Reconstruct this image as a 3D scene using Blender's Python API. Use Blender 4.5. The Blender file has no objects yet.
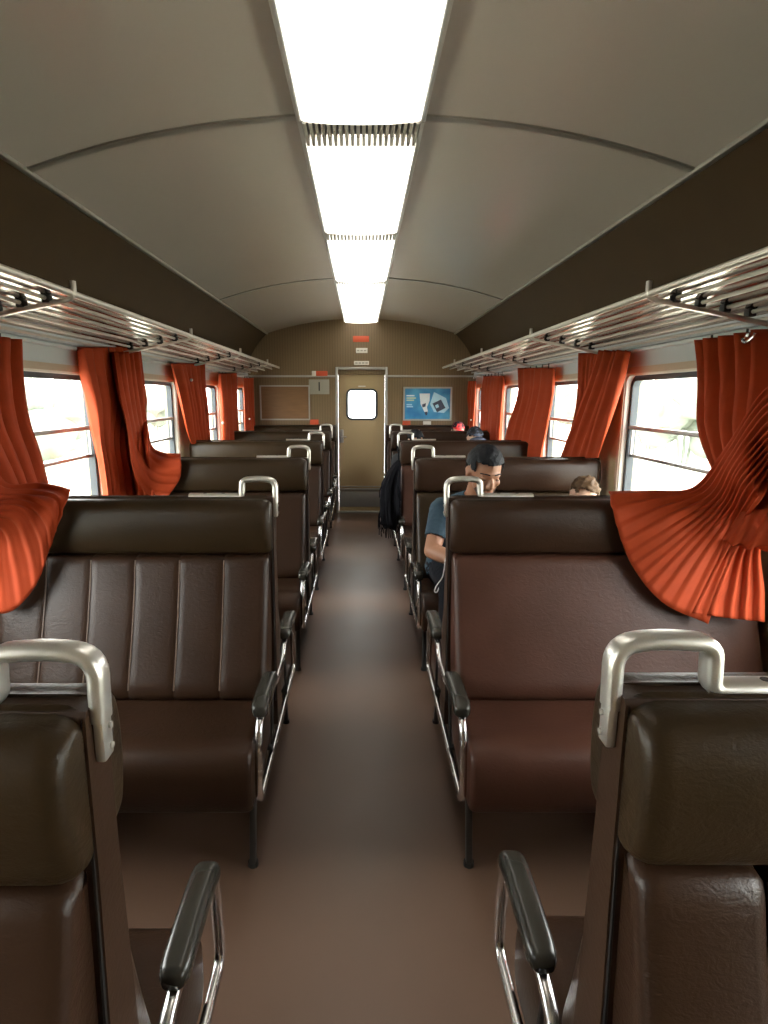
import bpy, bmesh, math, random
import numpy as np
from mathutils import Vector, Matrix, Euler, noise
from mathutils.kdtree import KDTree
R = math.radians
scene = bpy.context.scene
C = scene.collection
random.seed(7)

# ------------------------------------------------------------------ camera
FPX, U0, V0, EYE = 592.0, 361.0, 512.0, 1.6
PITCH = math.atan(115 / 592.0)
cam_d = bpy.data.cameras.new('camera')
cam = bpy.data.objects.new('camera', cam_d)
C.objects.link(cam)
cam.location = (0, 0, EYE)
cam.rotation_euler = (R(90) - PITCH, 0, 0)
cam_d.sensor_fit = 'HORIZONTAL'
cam_d.sensor_width = 36.0
cam_d.lens = FPX / 768 * 36.0
cam_d.shift_x = (384 - U0) / 768
cam_d.clip_start = 0.02
scene.camera = cam

# ------------------------------------------------------------------ world and exposure
world = bpy.data.worlds.new('overcast_sky')
scene.world = world
world.use_nodes = True
wn = world.node_tree
wn.nodes['Background'].inputs['Color'].default_value = (1.0, 0.985, 0.965, 1)
wn.nodes['Background'].inputs['Strength'].default_value = 7.0
LAMP = 0.9
vs = scene.view_settings
vs.view_transform = 'Standard'
vs.look = 'None'
vs.gamma = 1.0
vs.use_curve_mapping = False
vs.exposure = 1.45
scene.cycles.caustics_reflective = False

# ------------------------------------------------------------------ materials
def mat(name, col, rough=0.5, metal=0.0, noise_amt=0.0, noise_scale=8.0, bump=0.0, bump_scale=200.0,
        spec=0.5, emit=None, stretch=None, coat=0.0, rough_var=0.0, trans=0.0, sheen=0.0):
    m = bpy.data.materials.new(name)
    m.use_nodes = True
    nt = m.node_tree
    b = nt.nodes['Principled BSDF']
    b.inputs['Base Color'].default_value = (*col, 1)
    b.inputs['Roughness'].default_value = rough
    b.inputs['Metallic'].default_value = metal
    b.inputs['Specular IOR Level'].default_value = spec
    b.inputs['Coat Weight'].default_value = coat
    if emit:
        b.inputs['Emission Color'].default_value = (*emit[0], 1)
        b.inputs['Emission Strength'].default_value = emit[1]
    tc = nt.nodes.new('ShaderNodeTexCoord')
    mp = nt.nodes.new('ShaderNodeMapping')
    nt.links.new(tc.outputs['Object'], mp.inputs['Vector'])
    if stretch:
        mp.inputs['Scale'].default_value = stretch
    if noise_amt or rough_var:
        n = nt.nodes.new('ShaderNodeTexNoise')
        n.inputs['Scale'].default_value = noise_scale
        n.inputs['Detail'].default_value = 5
        nt.links.new(mp.outputs['Vector'], n.inputs['Vector'])
        if noise_amt:
            mx = nt.nodes.new('ShaderNodeMix')
            mx.data_type = 'RGBA'
            k0, k1 = 1 - noise_amt, 1 + noise_amt
            mx.inputs['A'].default_value = (*[min(1, c * k0) for c in col], 1)
            mx.inputs['B'].default_value = (*[min(1, c * k1) for c in col], 1)
            nt.links.new(n.outputs['Fac'], mx.inputs['Factor'])
            nt.links.new(mx.outputs['Result'], b.inputs['Base Color'])
        if rough_var:
            mr = nt.nodes.new('ShaderNodeMapRange')
            mr.inputs['To Min'].default_value = max(0.02, rough - rough_var)
            mr.inputs['To Max'].default_value = rough + rough_var
            nt.links.new(n.outputs['Fac'], mr.inputs['Value'])
            nt.links.new(mr.outputs['Result'], b.inputs['Roughness'])
    if bump:
        n2 = nt.nodes.new('ShaderNodeTexNoise')
        n2.inputs['Scale'].default_value = bump_scale
        n2.inputs['Detail'].default_value = 4
        nt.links.new(mp.outputs['Vector'], n2.inputs['Vector'])
        bp = nt.nodes.new('ShaderNodeBump')
        bp.inputs['Strength'].default_value = bump
        bp.inputs['Distance'].default_value = 0.004
        nt.links.new(n2.outputs['Fac'], bp.inputs['Height'])
        nt.links.new(bp.outputs['Normal'], b.inputs['Normal'])
    return m

def vinyl_mat(name, col, rough, crease=0.21):
    """leatherette: fine grain plus longer crease lines"""
    m = mat(name, col, rough=rough, noise_amt=0.28, noise_scale=6, rough_var=0.05, spec=0.24)
    nt = m.node_tree
    b = nt.nodes['Principled BSDF']
    tc = nt.nodes['Texture Coordinate']
    mp = nt.nodes.new('ShaderNodeMapping')
    mp.inputs['Scale'].default_value = (1.0, 1.0, 1.7)
    mp.inputs['Rotation'].default_value = (0, R(28), 0)
    nt.links.new(tc.outputs['Object'], mp.inputs['Vector'])
    n1 = nt.nodes.new('ShaderNodeTexNoise')
    n1.inputs['Scale'].default_value = 260
    n1.inputs['Detail'].default_value = 3
    n2 = nt.nodes.new('ShaderNodeTexNoise')
    n2.inputs['Scale'].default_value = 34
    n2.inputs['Detail'].default_value = 6
    n2.inputs['Distortion'].default_value = 1.6
    for n in (n1, n2):
        nt.links.new(mp.outputs['Vector'], n.inputs['Vector'])
    a = nt.nodes.new('ShaderNodeMath')
    a.operation = 'MULTIPLY_ADD'
    a.inputs[1].default_value = 0.35
    nt.links.new(n1.outputs['Fac'], a.inputs[0])
    nt.links.new(n2.outputs['Fac'], a.inputs[2])
    bp = nt.nodes.new('ShaderNodeBump')
    bp.inputs['Strength'].default_value = crease
    bp.inputs['Distance'].default_value = 0.006
    nt.links.new(a.outputs[0], bp.inputs['Height'])
    nt.links.new(bp.outputs['Normal'], b.inputs['Normal'])
    return m

def cloth_mat(name, col, translucency=0.3):
    m = bpy.data.materials.new(name)
    m.use_nodes = True
    nt = m.node_tree
    b = nt.nodes['Principled BSDF']
    out = nt.nodes['Material Output']
    tc = nt.nodes.new('ShaderNodeTexCoord')
    n = nt.nodes.new('ShaderNodeTexNoise')
    n.inputs['Scale'].default_value = 14
    n.inputs['Detail'].default_value = 4
    nt.links.new(tc.outputs['Object'], n.inputs['Vector'])
    mx = nt.nodes.new('ShaderNodeMix')
    mx.data_type = 'RGBA'
    mx.inputs['A'].default_value = (*[c * 0.82 for c in col], 1)
    mx.inputs['B'].default_value = (*[min(1, c * 1.18) for c in col], 1)
    nt.links.new(n.outputs['Fac'], mx.inputs['Factor'])
    nt.links.new(mx.outputs['Result'], b.inputs['Base Color'])
    b.inputs['Roughness'].default_value = 0.75
    b.inputs['Specular IOR Level'].default_value = 0.25
    tr = nt.nodes.new('ShaderNodeBsdfTranslucent')
    nt.links.new(mx.outputs['Result'], tr.inputs['Color'])
    ms = nt.nodes.new('ShaderNodeMixShader')
    ms.inputs['Fac'].default_value = translucency
    nt.links.new(b.outputs[0], ms.inputs[1])
    nt.links.new(tr.outputs[0], ms.inputs[2])
    nt.links.new(ms.outputs[0], out.inputs['Surface'])
    w = nt.nodes.new('ShaderNodeTexNoise')
    w.inputs['Scale'].default_value = 420
    nt.links.new(tc.outputs['Object'], w.inputs['Vector'])
    bp = nt.nodes.new('ShaderNodeBump')
    bp.inputs['Strength'].default_value = 0.15
    bp.inputs['Distance'].default_value = 0.002
    nt.links.new(w.outputs['Fac'], bp.inputs['Height'])
    nt.links.new(bp.outputs['Normal'], b.inputs['Normal'])
    return m

def glass_mat(name, tint=(1, 1, 1)):
    m = bpy.data.materials.new(name)
    m.use_nodes = True
    nt = m.node_tree
    nt.nodes.remove(nt.nodes['Principled BSDF'])
    out = nt.nodes['Material Output']
    tr = nt.nodes.new('ShaderNodeBsdfTransparent')
    tr.inputs['Color'].default_value = (*tint, 1)
    gl = nt.nodes.new('ShaderNodeBsdfGlossy')
    gl.inputs['Roughness'].default_value = 0.02
    fr = nt.nodes.new('ShaderNodeLayerWeight')
    fr.inputs['Blend'].default_value = 0.5
    pw = nt.nodes.new('ShaderNodeMath'); pw.operation = 'POWER'; pw.inputs[1].default_value = 4.0
    sc = nt.nodes.new('ShaderNodeMath'); sc.operation = 'MULTIPLY_ADD'; sc.inputs[1].default_value = 0.5; sc.inputs[2].default_value = 0.025
    nt.links.new(fr.outputs['Facing'], pw.inputs[0]); nt.links.new(pw.outputs[0], sc.inputs[0])
    ms = nt.nodes.new('ShaderNodeMixShader')
    nt.links.new(sc.outputs[0], ms.inputs['Fac'])
    nt.links.new(tr.outputs[0], ms.inputs[1])
    nt.links.new(gl.outputs[0], ms.inputs[2])
    nt.links.new(ms.outputs[0], out.inputs['Surface'])
    return m

def ribbed_mat(name, col):
    """vertical narrow-rib laminate on the end bulkhead"""
    m = mat(name, col, rough=0.42, noise_amt=0.12, noise_scale=3)
    nt = m.node_tree
    b = nt.nodes['Principled BSDF']
    tc = nt.nodes['Texture Coordinate']
    w = nt.nodes.new('ShaderNodeTexWave')
    w.wave_type = 'BANDS'
    w.bands_direction = 'X'
    w.inputs['Scale'].default_value = 9.0
    w.inputs['Distortion'].default_value = 0.3
    nt.links.new(tc.outputs['Object'], w.inputs['Vector'])
    cr = nt.nodes.new('ShaderNodeValToRGB')
    cr.color_ramp.elements[0].color = (*[c * 0.82 for c in col], 1)
    cr.color_ramp.elements[1].color = (*[c * 1.05 for c in col], 1)
    cr.color_ramp.elements[0].position = 0.0
    cr.color_ramp.elements[1].position = 0.35
    nt.links.new(w.outputs['Fac'], cr.inputs['Fac'])
    nt.links.new(cr.outputs['Color'], b.inputs['Base Color'])
    bp = nt.nodes.new('ShaderNodeBump')
    bp.inputs['Strength'].default_value = 0.3
    bp.inputs['Distance'].default_value = 0.003
    nt.links.new(w.outputs['Fac'], bp.inputs['Height'])
    nt.links.new(bp.outputs['Normal'], b.inputs['Normal'])
    return m

M = {}
M['vinyl'] = vinyl_mat('brown_vinyl', (0.030, 0.0145, 0.008), 0.34)
M['vinyl_red'] = vinyl_mat('reddish_brown_vinyl', (0.062, 0.025, 0.016), 0.38)
M['vinyl_olive'] = vinyl_mat('olive_brown_vinyl', (0.028, 0.0165, 0.0075), 0.34)
M['shell'] = vinyl_mat('shell_vinyl', (0.031, 0.015, 0.008), 0.42, 0.10)
M['piping'] = mat('piping_vinyl', (0.13, 0.085, 0.06), 0.45)
M['black'] = mat('black_rubber', (0.012, 0.012, 0.012), 0.5, noise_amt=0.2)
M['armpad'] = mat('armrest_rubber', (0.030, 0.028, 0.022), 0.27, noise_amt=0.2, bump=0.06, bump_scale=120)
M['cast'] = mat('cast_aluminium', (0.72, 0.70, 0.66), 0.34, metal=0.85, noise_amt=0.06, noise_scale=20, rough_var=0.06)
M['chrome'] = mat('chrome', (0.80, 0.80, 0.80), 0.22, metal=1.0, noise_amt=0.05, rough_var=0.05)
M['steel_dark'] = mat('dark_painted_steel', (0.03, 0.028, 0.026), 0.45, noise_amt=0.2)
M['floor'] = mat('brown_linoleum', (0.128, 0.074, 0.049), 0.40, noise_amt=0.16, noise_scale=3.2, bump=0.05, bump_scale=90, rough_var=0.08)
M['ceil'] = mat('ceiling_laminate', (0.70, 0.635, 0.56), 0.26, metal=0.35, noise_amt=0.04, noise_scale=1.5)
M['ceil_trim'] = mat('ceiling_edge_trim', (0.33, 0.31, 0.27), 0.4, metal=0.6, noise_amt=0.08)
M['cove'] = mat('olive_brown_cove', (0.050, 0.030, 0.013), 0.6, spec=0.12, noise_amt=0.14, noise_scale=5, bump=0.03)
M['wallgrey'] = mat('grey_wall_laminate', (0.53, 0.555, 0.58), 0.42, noise_amt=0.05, noise_scale=3)
M['walltan'] = mat('tan_wall_laminate', (0.42, 0.35, 0.20), 0.45, noise_amt=0.08, noise_scale=4)
M['bulkhead'] = ribbed_mat('ribbed_bulkhead', (0.20, 0.135, 0.068))
M['door'] = mat('door_laminate', (0.50, 0.37, 0.20), 0.42, noise_amt=0.06, noise_scale=3)
M['alu'] = mat('satin_aluminium', (0.46, 0.44, 0.40), 0.4, metal=0.5, noise_amt=0.06, rough_var=0.05)
M['kick'] = mat('steel_kick_plate', (0.34, 0.33, 0.31), 0.4, metal=0.0, noise_amt=0.1, rough_var=0.08)
M['rackpanel'] = mat('rack_polished_sheet', (0.52, 0.46, 0.42), 0.16, metal=0.9, noise_amt=0.06, rough_var=0.05)
M['rackbar'] = mat('rack_bar', (0.64, 0.60, 0.54), 0.3, metal=0.7, noise_amt=0.05)
M['winwood'] = mat('window_trim', (0.50, 0.38, 0.28), 0.4, noise_amt=0.1, noise_scale=10, stretch=(1, 1, 5))
M['winsteel'] = mat('window_sash_metal', (0.40, 0.38, 0.36), 0.35, metal=0.7, noise_amt=0.06)
M['wincream'] = mat('window_reveal_cream', (0.70, 0.66, 0.58), 0.45, noise_amt=0.05)
M['gasket'] = mat('window_gasket', (0.035, 0.045, 0.055), 0.45, noise_amt=0.15)
M['glass'] = glass_mat('window_glass', (0.96, 0.98, 0.97))
M['curtain'] = cloth_mat('orange_curtain_cloth', (0.345, 0.042, 0.008), 0.05)
M['diffuser'] = mat('lamp_diffuser', (0.85, 0.84, 0.80), 0.4, emit=((1.0, 0.955, 0.87), LAMP), noise_amt=0.02)
M['grille'] = mat('vent_grille', (0.42, 0.39, 0.33), 0.5, metal=0.0, noise_amt=0.08)
M['ventdark'] = mat('vent_recess', (0.02, 0.02, 0.018), 0.8, noise_amt=0.2)
M['white'] = mat('white_plate', (0.78, 0.74, 0.66), 0.4, noise_amt=0.05)
M['red'] = mat('red_sticker', (0.62, 0.09, 0.03), 0.45, noise_amt=0.08)
M['board'] = mat('wood_board', (0.22, 0.115, 0.05), 0.4, noise_amt=0.3, noise_scale=5, stretch=(1, 1, 14))
M['signgrey'] = mat('sign_plate_grey', (0.36, 0.34, 0.28), 0.45, noise_amt=0.06)
M['ink'] = mat('black_ink', (0.015, 0.015, 0.015), 0.5, noise_amt=0.1)
M['grass'] = mat('light_bounce_meadow', (0.46, 0.46, 0.38), 0.9, noise_amt=0.3, noise_scale=0.6)  # grass paled on purpose, so the ground bounces daylight up to the ceiling
M['bush'] = mat('hazy_trees', (0.15, 0.20, 0.11), 0.9, noise_amt=0.3, noise_scale=0.8)

# ------------------------------------------------------------------ helpers
def at_y(u, v, y):
    a, b = (u - U0) / FPX, (V0 - v) / FPX
    c, s = math.cos(PITCH), math.sin(PITCH)
    t = y / (c + b * s)
    return Vector((a * t, y, EYE + (-s + b * c) * t))

def at_x(u, v, x):
    a, b = (u - U0) / FPX, (V0 - v) / FPX
    c, s = math.cos(PITCH), math.sin(PITCH)
    t = x / a
    return Vector((x, (c + b * s) * t, EYE + (-s + b * c) * t))

def tag(o, label=None, cat=None, group=None, kind=None):
    if label: o['label'] = label
    if cat: o['category'] = cat
    if group: o['group'] = group
    if kind: o['kind'] = kind
    return o

def empty(name, loc, label=None, cat=None, group=None):
    o = bpy.data.objects.new(name, None)
    o.empty_display_size = 0.1
    o.location = loc
    C.objects.link(o)
    return tag(o, label, cat, group)

def wloc(o):
    p = Vector(o.location)
    while o.parent:
        o = o.parent
        p = p + Vector(o.location)
    return p

def obj(name, bm, m, parent=None, smooth=True, angle=40, origin=None):
    """bmesh in world coordinates -> one mesh object"""
    bmesh.ops.recalc_face_normals(bm, faces=bm.faces[:])
    if parent:
        org = wloc(parent)
    elif origin is not None:
        org = Vector(origin)
    else:
        vsx = [v.co for v in bm.verts]
        org = Vector(((min(v.x for v in vsx) + max(v.x for v in vsx)) / 2,
                      (min(v.y for v in vsx) + max(v.y for v in vsx)) / 2, min(v.z for v in vsx)))
    bm.transform(Matrix.Translation(-org))
    me = bpy.data.meshes.new(name)
    bm.to_mesh(me)
    bm.free()
    me.materials.append(M[m] if isinstance(m, str) else m)
    if smooth:
        me.polygons.foreach_set('use_smooth', [True] * len(me.polygons))
        me.set_sharp_from_angle(angle=R(angle))
    o = bpy.data.objects.new(name, me)
    C.objects.link(o)
    if parent:
        o.parent = parent
    else:
        o.location = org
    return o

def copy_mesh(name, src, parent):
    o = bpy.data.objects.new(name, src.data)
    C.objects.link(o)
    o.parent = parent
    return o

def box(bm, x0, x1, y0, y1, z0, z1, bev=0.0, seg=2):
    r = bmesh.ops.create_cube(bm, size=1)
    vs_ = r['verts']
    for v in vs_:
        v.co = Vector((x0 + (v.co.x + .5) * (x1 - x0), y0 + (v.co.y + .5) * (y1 - y0), z0 + (v.co.z + .5) * (z1 - z0)))
    if bev:
        es = list({e for v in vs_ for e in v.link_edges})
        bmesh.ops.bevel(bm, geom=es, offset=bev, segments=seg, profile=0.5, affect='EDGES')
    return bm

def catmull(pts, n, closed=False):
    P = [Vector(p) for p in pts]
    out = []
    k = len(P)
    segs = k if closed else k - 1
    for i in range(segs):
        if closed:
            a, b, c, d = P[(i - 1) % k], P[i], P[(i + 1) % k], P[(i + 2) % k]
        else:
            a = P[i - 1] if i > 0 else P[0] * 2 - P[1]
            b, c = P[i], P[i + 1]
            d = P[i + 2] if i + 2 < k else P[-1] * 2 - P[-2]
        for j in range(n):
            t = j / n
            out.append(0.5 * ((2 * b) + (c - a) * t + (2 * a - 5 * b + 4 * c - d) * t * t + (3 * b - a - 3 * c + d) * t ** 3))
    if not closed:
        out.append(P[-1].copy())
    return out

def fillet(pts, r, n=5, closed=False):
    """round the corners of a polyline"""
    P = [Vector(p) for p in pts]
    out = []
    k = len(P)
    for i in range(k):
        if not closed and i in (0, k - 1):
            out.append(P[i]); continue
        a, b, c = P[i - 1], P[i], P[(i + 1) % k]
        d0, d1 = (a - b), (c - b)
        rr = min(r, d0.length * .49, d1.length * .49)
        p0, p1 = b + d0.normalized() * rr, b + d1.normalized() * rr
        for j in range(n + 1):
            t = j / n
            out.append((1 - t) ** 2 * p0 + 2 * t * (1 - t) * b + t * t * p1)
    return out

def sweep(bm, path, section, closed=False, up=Vector((0, 0, 1)), caps=True):
    """section: list of (a,b); a along side axis, b along the second axis"""
    rings = []
    k = len(path)
    nrm = None
    for i, p in enumerate(path):
        if closed:
            t = (path[(i + 1) % k] - path[i - 1]).normalized()
        else:
            t = (path[min(i + 1, k - 1)] - path[max(i - 1, 0)]).normalized()
        if nrm is None:
            nrm = up - t * up.dot(t)
            if nrm.length < 1e-4:
                nrm = Vector((1, 0, 0)) - t * t.x
            nrm.normalize()
        else:
            nrm = (nrm - t * nrm.dot(t)).normalized()
        bi = t.cross(nrm)
        rings.append([bm.verts.new(p + bi * a + nrm * b) for a, b in section])
    m = len(section)
    n = k if closed else k - 1
    for i in range(n):
        r0, r1 = rings[i], rings[(i + 1) % k]
        for j in range(m):
            bm.faces.new((r0[j], r0[(j + 1) % m], r1[(j + 1) % m], r1[j]))
    if caps and not closed:
        bm.faces.new(rings[0][::-1]); bm.faces.new(rings[-1])
    return bm

def circ(r, n=10):
    return [(r * math.cos(2 * math.pi * i / n), r * math.sin(2 * math.pi * i / n)) for i in range(n)]

def rrect(w, h, r, n=3):
    out = []
    for cx, cy, a0 in ((w / 2 - r, h / 2 - r, 0), (-w / 2 + r, h / 2 - r, 90), (-w / 2 + r, -h / 2 + r, 180), (w / 2 - r, -h / 2 + r, 270)):
        for i in range(n + 1):
            a = R(a0 + 90 * i / n)
            out.append((cx + r * math.cos(a), cy + r * math.sin(a)))
    return out

def tube(bm, pts, r, n=10, closed=False, up=Vector((0, 0, 1))):
    return sweep(bm, [Vector(p) for p in pts], circ(r, n), closed, up)

def cyl(bm, p0, p1, r0, r1=None, n=16):
    p0, p1 = Vector(p0), Vector(p1)
    d = p1 - p0
    mtx = Matrix.Translation((p0 + p1) / 2) @ d.to_track_quat('Z', 'Y').to_matrix().to_4x4()
    bmesh.ops.create_cone(bm, cap_ends=True, segments=n, radius1=r0, radius2=r0 if r1 is None else r1, depth=d.length, matrix=mtx)
    return bm

def ball(bm, c, rad, rot=None, seg=16, rings=10):
    if not hasattr(rad, '__len__'): rad = (rad,) * 3
    mtx = Matrix.Translation(Vector(c)) @ (rot.to_4x4() if rot else Matrix.Identity(4)) @ Matrix.Diagonal((*rad, 1))
    bmesh.ops.create_uvsphere(bm, u_segments=seg, v_segments=rings, radius=1, matrix=mtx)
    return bm

def rounded_plate(bm, cx, cz, w, h, r, y0, y1, n=5):
    pts = rrect(w, h, r, n)
    lo = [bm.verts.new((cx + a, y0, cz + b)) for a, b in pts]
    hi = [bm.verts.new((cx + a, y1, cz + b)) for a, b in pts]
    bm.faces.new(lo); bm.faces.new(hi)
    k = len(pts)
    for i in range(k):
        bm.faces.new((lo[i], lo[(i + 1) % k], hi[(i + 1) % k], hi[i]))

def ring_plate(bm, cx, cz, w, h, r, t, y0, y1, n=5):
    """rounded rectangular frame lying in an XZ plane"""
    o, i_ = rrect(w, h, r, n), rrect(w - 2 * t, h - 2 * t, max(r - t, .004), n)
    L = [[bm.verts.new((cx + a, y, cz + b)) for a, b in s] for y in (y0, y1) for s in (o, i_)]
    k = len(o)
    for i in range(k):
        j = (i + 1) % k
        bm.faces.new((L[0][i], L[0][j], L[1][j], L[1][i]))
        bm.faces.new((L[2][i], L[2][j], L[3][j], L[3][i]))
        bm.faces.new((L[0][i], L[0][j], L[2][j], L[2][i]))
        bm.faces.new((L[1][i], L[1][j], L[3][j], L[3][i]))

NB = bmesh.new

# ------------------------------------------------------------------ the coach shell
PITCHY, Y00 = 1.5, 0.76          # seat module; seat-back planes at Y00 + n * PITCHY
YE, YB = 8.17, -0.95              # end bulkhead and rear end
WX = 1.55                        # side wall
ZW0, ZW1 = 0.84, 1.735           # window opening
EDGEX, EDGEZ, TOPZ = 1.245, 2.43, 2.615
WINS = [(Y00 + PITCHY * n + 0.225, Y00 + PITCHY * n + 1.275) for n in range(-1, 5)]

bm = NB(); box(bm, -1.62, 1.62, YB, YE + 0.9, -0.05, 0)
tag(obj('floor', bm, 'floor', smooth=False), kind='structure')

def ceil_z(x):
    t = abs(x) / EDGEX
    return EDGEZ + (TOPZ - EDGEZ) * (1 - t ** 2.2)

bm = NB()
n = 28
lo = [[bm.verts.new((EDGEX * (2 * i / n - 1), y, ceil_z(EDGEX * (2 * i / n - 1)))) for i in range(n + 1)] for y in (YB, YE)]
hi = [[bm.verts.new((EDGEX * (2 * i / n - 1), y, ceil_z(EDGEX * (2 * i / n - 1)) + .03)) for i in range(n + 1)] for y in (YB, YE)]
for i in range(n):
    bm.faces.new((lo[0][i], lo[0][i + 1], lo[1][i + 1], lo[1][i]))
    bm.faces.new((hi[0][i], hi[0][i + 1], hi[1][i + 1], hi[1][i]))
ceil = tag(obj('ceiling', bm, 'ceil', angle=60), kind='structure')
for yj in (2.41, 5.43):
    for s in (-1, 1):
        bm = NB()
        pts = [Vector((s * (0.225 + (EDGEX - 0.225) * i / 16), yj, ceil_z(0.225 + (EDGEX - 0.225) * i / 16) - .002)) for i in range(17)]
        sweep(bm, pts, [(-.022, -.004), (.022, -.004), (.018, .004), (-.018, .004)], up=Vector((0, 0, -1)))
        obj('joint_strip', bm, 'ceil_trim', ceil)

for side, nm in ((-1, 'left'), (1, 'right')):
    w = NB()
    X0, X1 = side * WX, side * (WX + .09)
    xa, xb = min(X0, X1), max(X0, X1)
    box(w, xa, xb, YB, YE, 0, ZW0)
    prev = YB
    for a, b in WINS + [(YE, YE)]:
        box(w, xa, xb, prev, a, ZW0, ZW1)
        prev = b
    wall = tag(obj('wall_' + nm, w, 'walltan', smooth=False), kind='structure')
    bm = NB(); box(bm, xa, xb, YB, YE, ZW1, 2.0)
    obj('wall_upper_strip', bm, 'wallgrey', wall, smooth=False)
    # dark cove panel between wall and ceiling
    bm = NB()
    prof = catmull([(EDGEX - .01, 0, EDGEZ + .012), (1.36, 0, 2.31), (1.455, 0, 2.17), (1.52, 0, 2.02), (WX + .01, 0, 1.86)], 5)
    r0 = [bm.verts.new((side * p.x, YB, p.z)) for p in prof]
    r1 = [bm.verts.new((side * p.x, YE, p.z)) for p in prof]
    r2 = [bm.verts.new((side * (p.x + .03), YB, p.z + .03)) for p in prof]
    r3 = [bm.verts.new((side * (p.x + .03), YE, p.z + .03)) for p in prof]
    for i in range(len(prof) - 1):
        bm.faces.new((r0[i], r0[i + 1], r1[i + 1], r1[i]))
        bm.faces.new((r2[i], r2[i + 1], r3[i + 1], r3[i]))
    obj('cove_panel', bm, 'cove', wall, angle=60)
    # slim metal lip along the ceiling edge
    bm = NB()
    sweep(bm, [Vector((side * (EDGEX + .004), YB, EDGEZ - .004)), Vector((side * (EDGEX + .004), YE, EDGEZ - .004))], rrect(.03, .016, .005))
    tag(obj('trim_' + ('1' if side < 0 else '2'), bm, 'ceil_trim'), kind='structure')
    # rounded curtain-rail moulding under the rack
    bm = NB()
    sweep(bm, [Vector((side * (WX - .016), YB, 1.895)), Vector((side * (WX - .016), YE, 1.895))], rrect(.034, .05, .014))
    sweep(bm, [Vector((side * (WX - .03), YB, 1.855)), Vector((side * (WX - .03), YE, 1.855))], circ(.012))
    tag(obj('trim_' + ('3' if side < 0 else '4'), bm, 'wallgrey'), kind='structure')
    # windows
    for k, (a, b) in enumerate(WINS):
        idx = k + 1 + (0 if side < 0 else len(WINS))
        wroot = empty('window_%d' % idx, (side * WX, (a + b) / 2, ZW0))
        wroot['kind'] = 'structure'
        cy, cz, ww, hh = (a + b) / 2, (ZW0 + ZW1) / 2, b - a, ZW1 - ZW0
        def frame(name, t, grow, x_in, x_out, m):
            f = NB()
            ring_plate(f, cy, cz, ww + 2 * grow, hh + 2 * grow, .07, t, 0, 1)
            for v in f.verts:
                y, x, z = v.co.x, v.co.y, v.co.z
                v.co = Vector((side * (x_in + (x_out - x_in) * x), y, z))
            return obj(name, f, m, wroot, angle=30)
        frame('outer_trim', .035, .03, WX - .014, WX + .004, 'winwood')
        frame('reveal', .022, .006, WX - .006, WX + .045, 'wincream')
        frame('gasket', .030, -.014, WX + .02, WX + .06, 'gasket')
        for nm2, zb, hb, xo in (('upper_sash_bar', 1.425, .024, .030), ('lower_sash_bar', 1.262, .020, .045)):
            f = NB(); box(f, side * (WX + xo) - .011, side * (WX + xo) + .011, a + .03, b - .03, zb - hb / 2, zb + hb / 2, .004)
            obj(nm2, f, 'winsteel', wroot)
        f = NB(); box(f, side * (WX + .03) - .006, side * (WX + .03) + .006, b - .075, b - .064, 1.27, 1.425)
        obj('sash_guide', f, 'winsteel', wroot)
        for nm2, z0, z1, xo in (('upper_pane', 1.425, ZW1 - .02, .040), ('lower_pane', ZW0 + .02, 1.425, .052)):
            f = NB(); box(f, side * (WX + xo) - .002, side * (WX + xo) + .002, a + .02, b - .02, z0, z1)
            obj(nm2, f, 'glass', wroot, smooth=False)

# rear end wall behind the photographer
bm = NB(); box(bm, -1.62, 1.62, YB - .06, YB, 0, 2.75)
tag(obj('wall_back', bm, 'bulkhead', smooth=False), kind='structure')
# outer roof so that no sky leaks in over the cove
bm = NB(); box(bm, -1.66, 1.66, YB - .06, YE + .95, 2.72, 2.78)
tag(obj('roof', bm, 'cove', smooth=False), kind='structure')
bm = NB()
for s in (-1, 1):
    box(bm, min(s * 1.60, s * 1.66), max(s * 1.60, s * 1.66), YB - .06, YE + .95, 1.95, 2.72)
tag(obj('outer_shell', bm, 'cove', smooth=False), kind='structure')

# ------------------------------------------------------------------ end bulkhead with the door
DX0, DX1, DZ = -0.315, 0.330, 1.965
bm = NB()
box(bm, -1.62, DX0, YE, YE + .05, 0, 2.75)
box(bm, DX1, 1.62, YE, YE + .05, 0, 2.75)
box(bm, DX0, DX1, YE, YE + .05, DZ, 2.75)
wall_end = tag(obj('wall_end', bm, 'bulkhead', smooth=False), kind='structure')
for x0, x1 in ((-WX, DX0 - .02), (DX1 + .02, WX)):
    bm = NB(); box(bm, x0, x1, YE - .012, YE, 1.862, 1.888, .004)
    obj('rail_strip', bm, 'alu', wall_end)

door = empty('door_1', (0, YE + .06, 0)); door['kind'] = 'structure'
bm = NB()
box(bm, DX0 - .03, DX0 + .004, YE - .02, YE + .10, 0, DZ + .03, .005)
box(bm, DX1 - .004, DX1 + .03, YE - .02, YE + .10, 0, DZ + .03, .005)
box(bm, DX0 + .004, DX1 - .004, YE - .02, YE + .10, DZ - .004, DZ + .03, .005)
obj('door_frame', bm, 'alu', door)
bm = NB(); box(bm, DX0 + .004, DX1 - .004, YE + .02, YE + .10, DZ - .07, DZ - .004, .004)
obj('door_header', bm, 'bulkhead', door)
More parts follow.
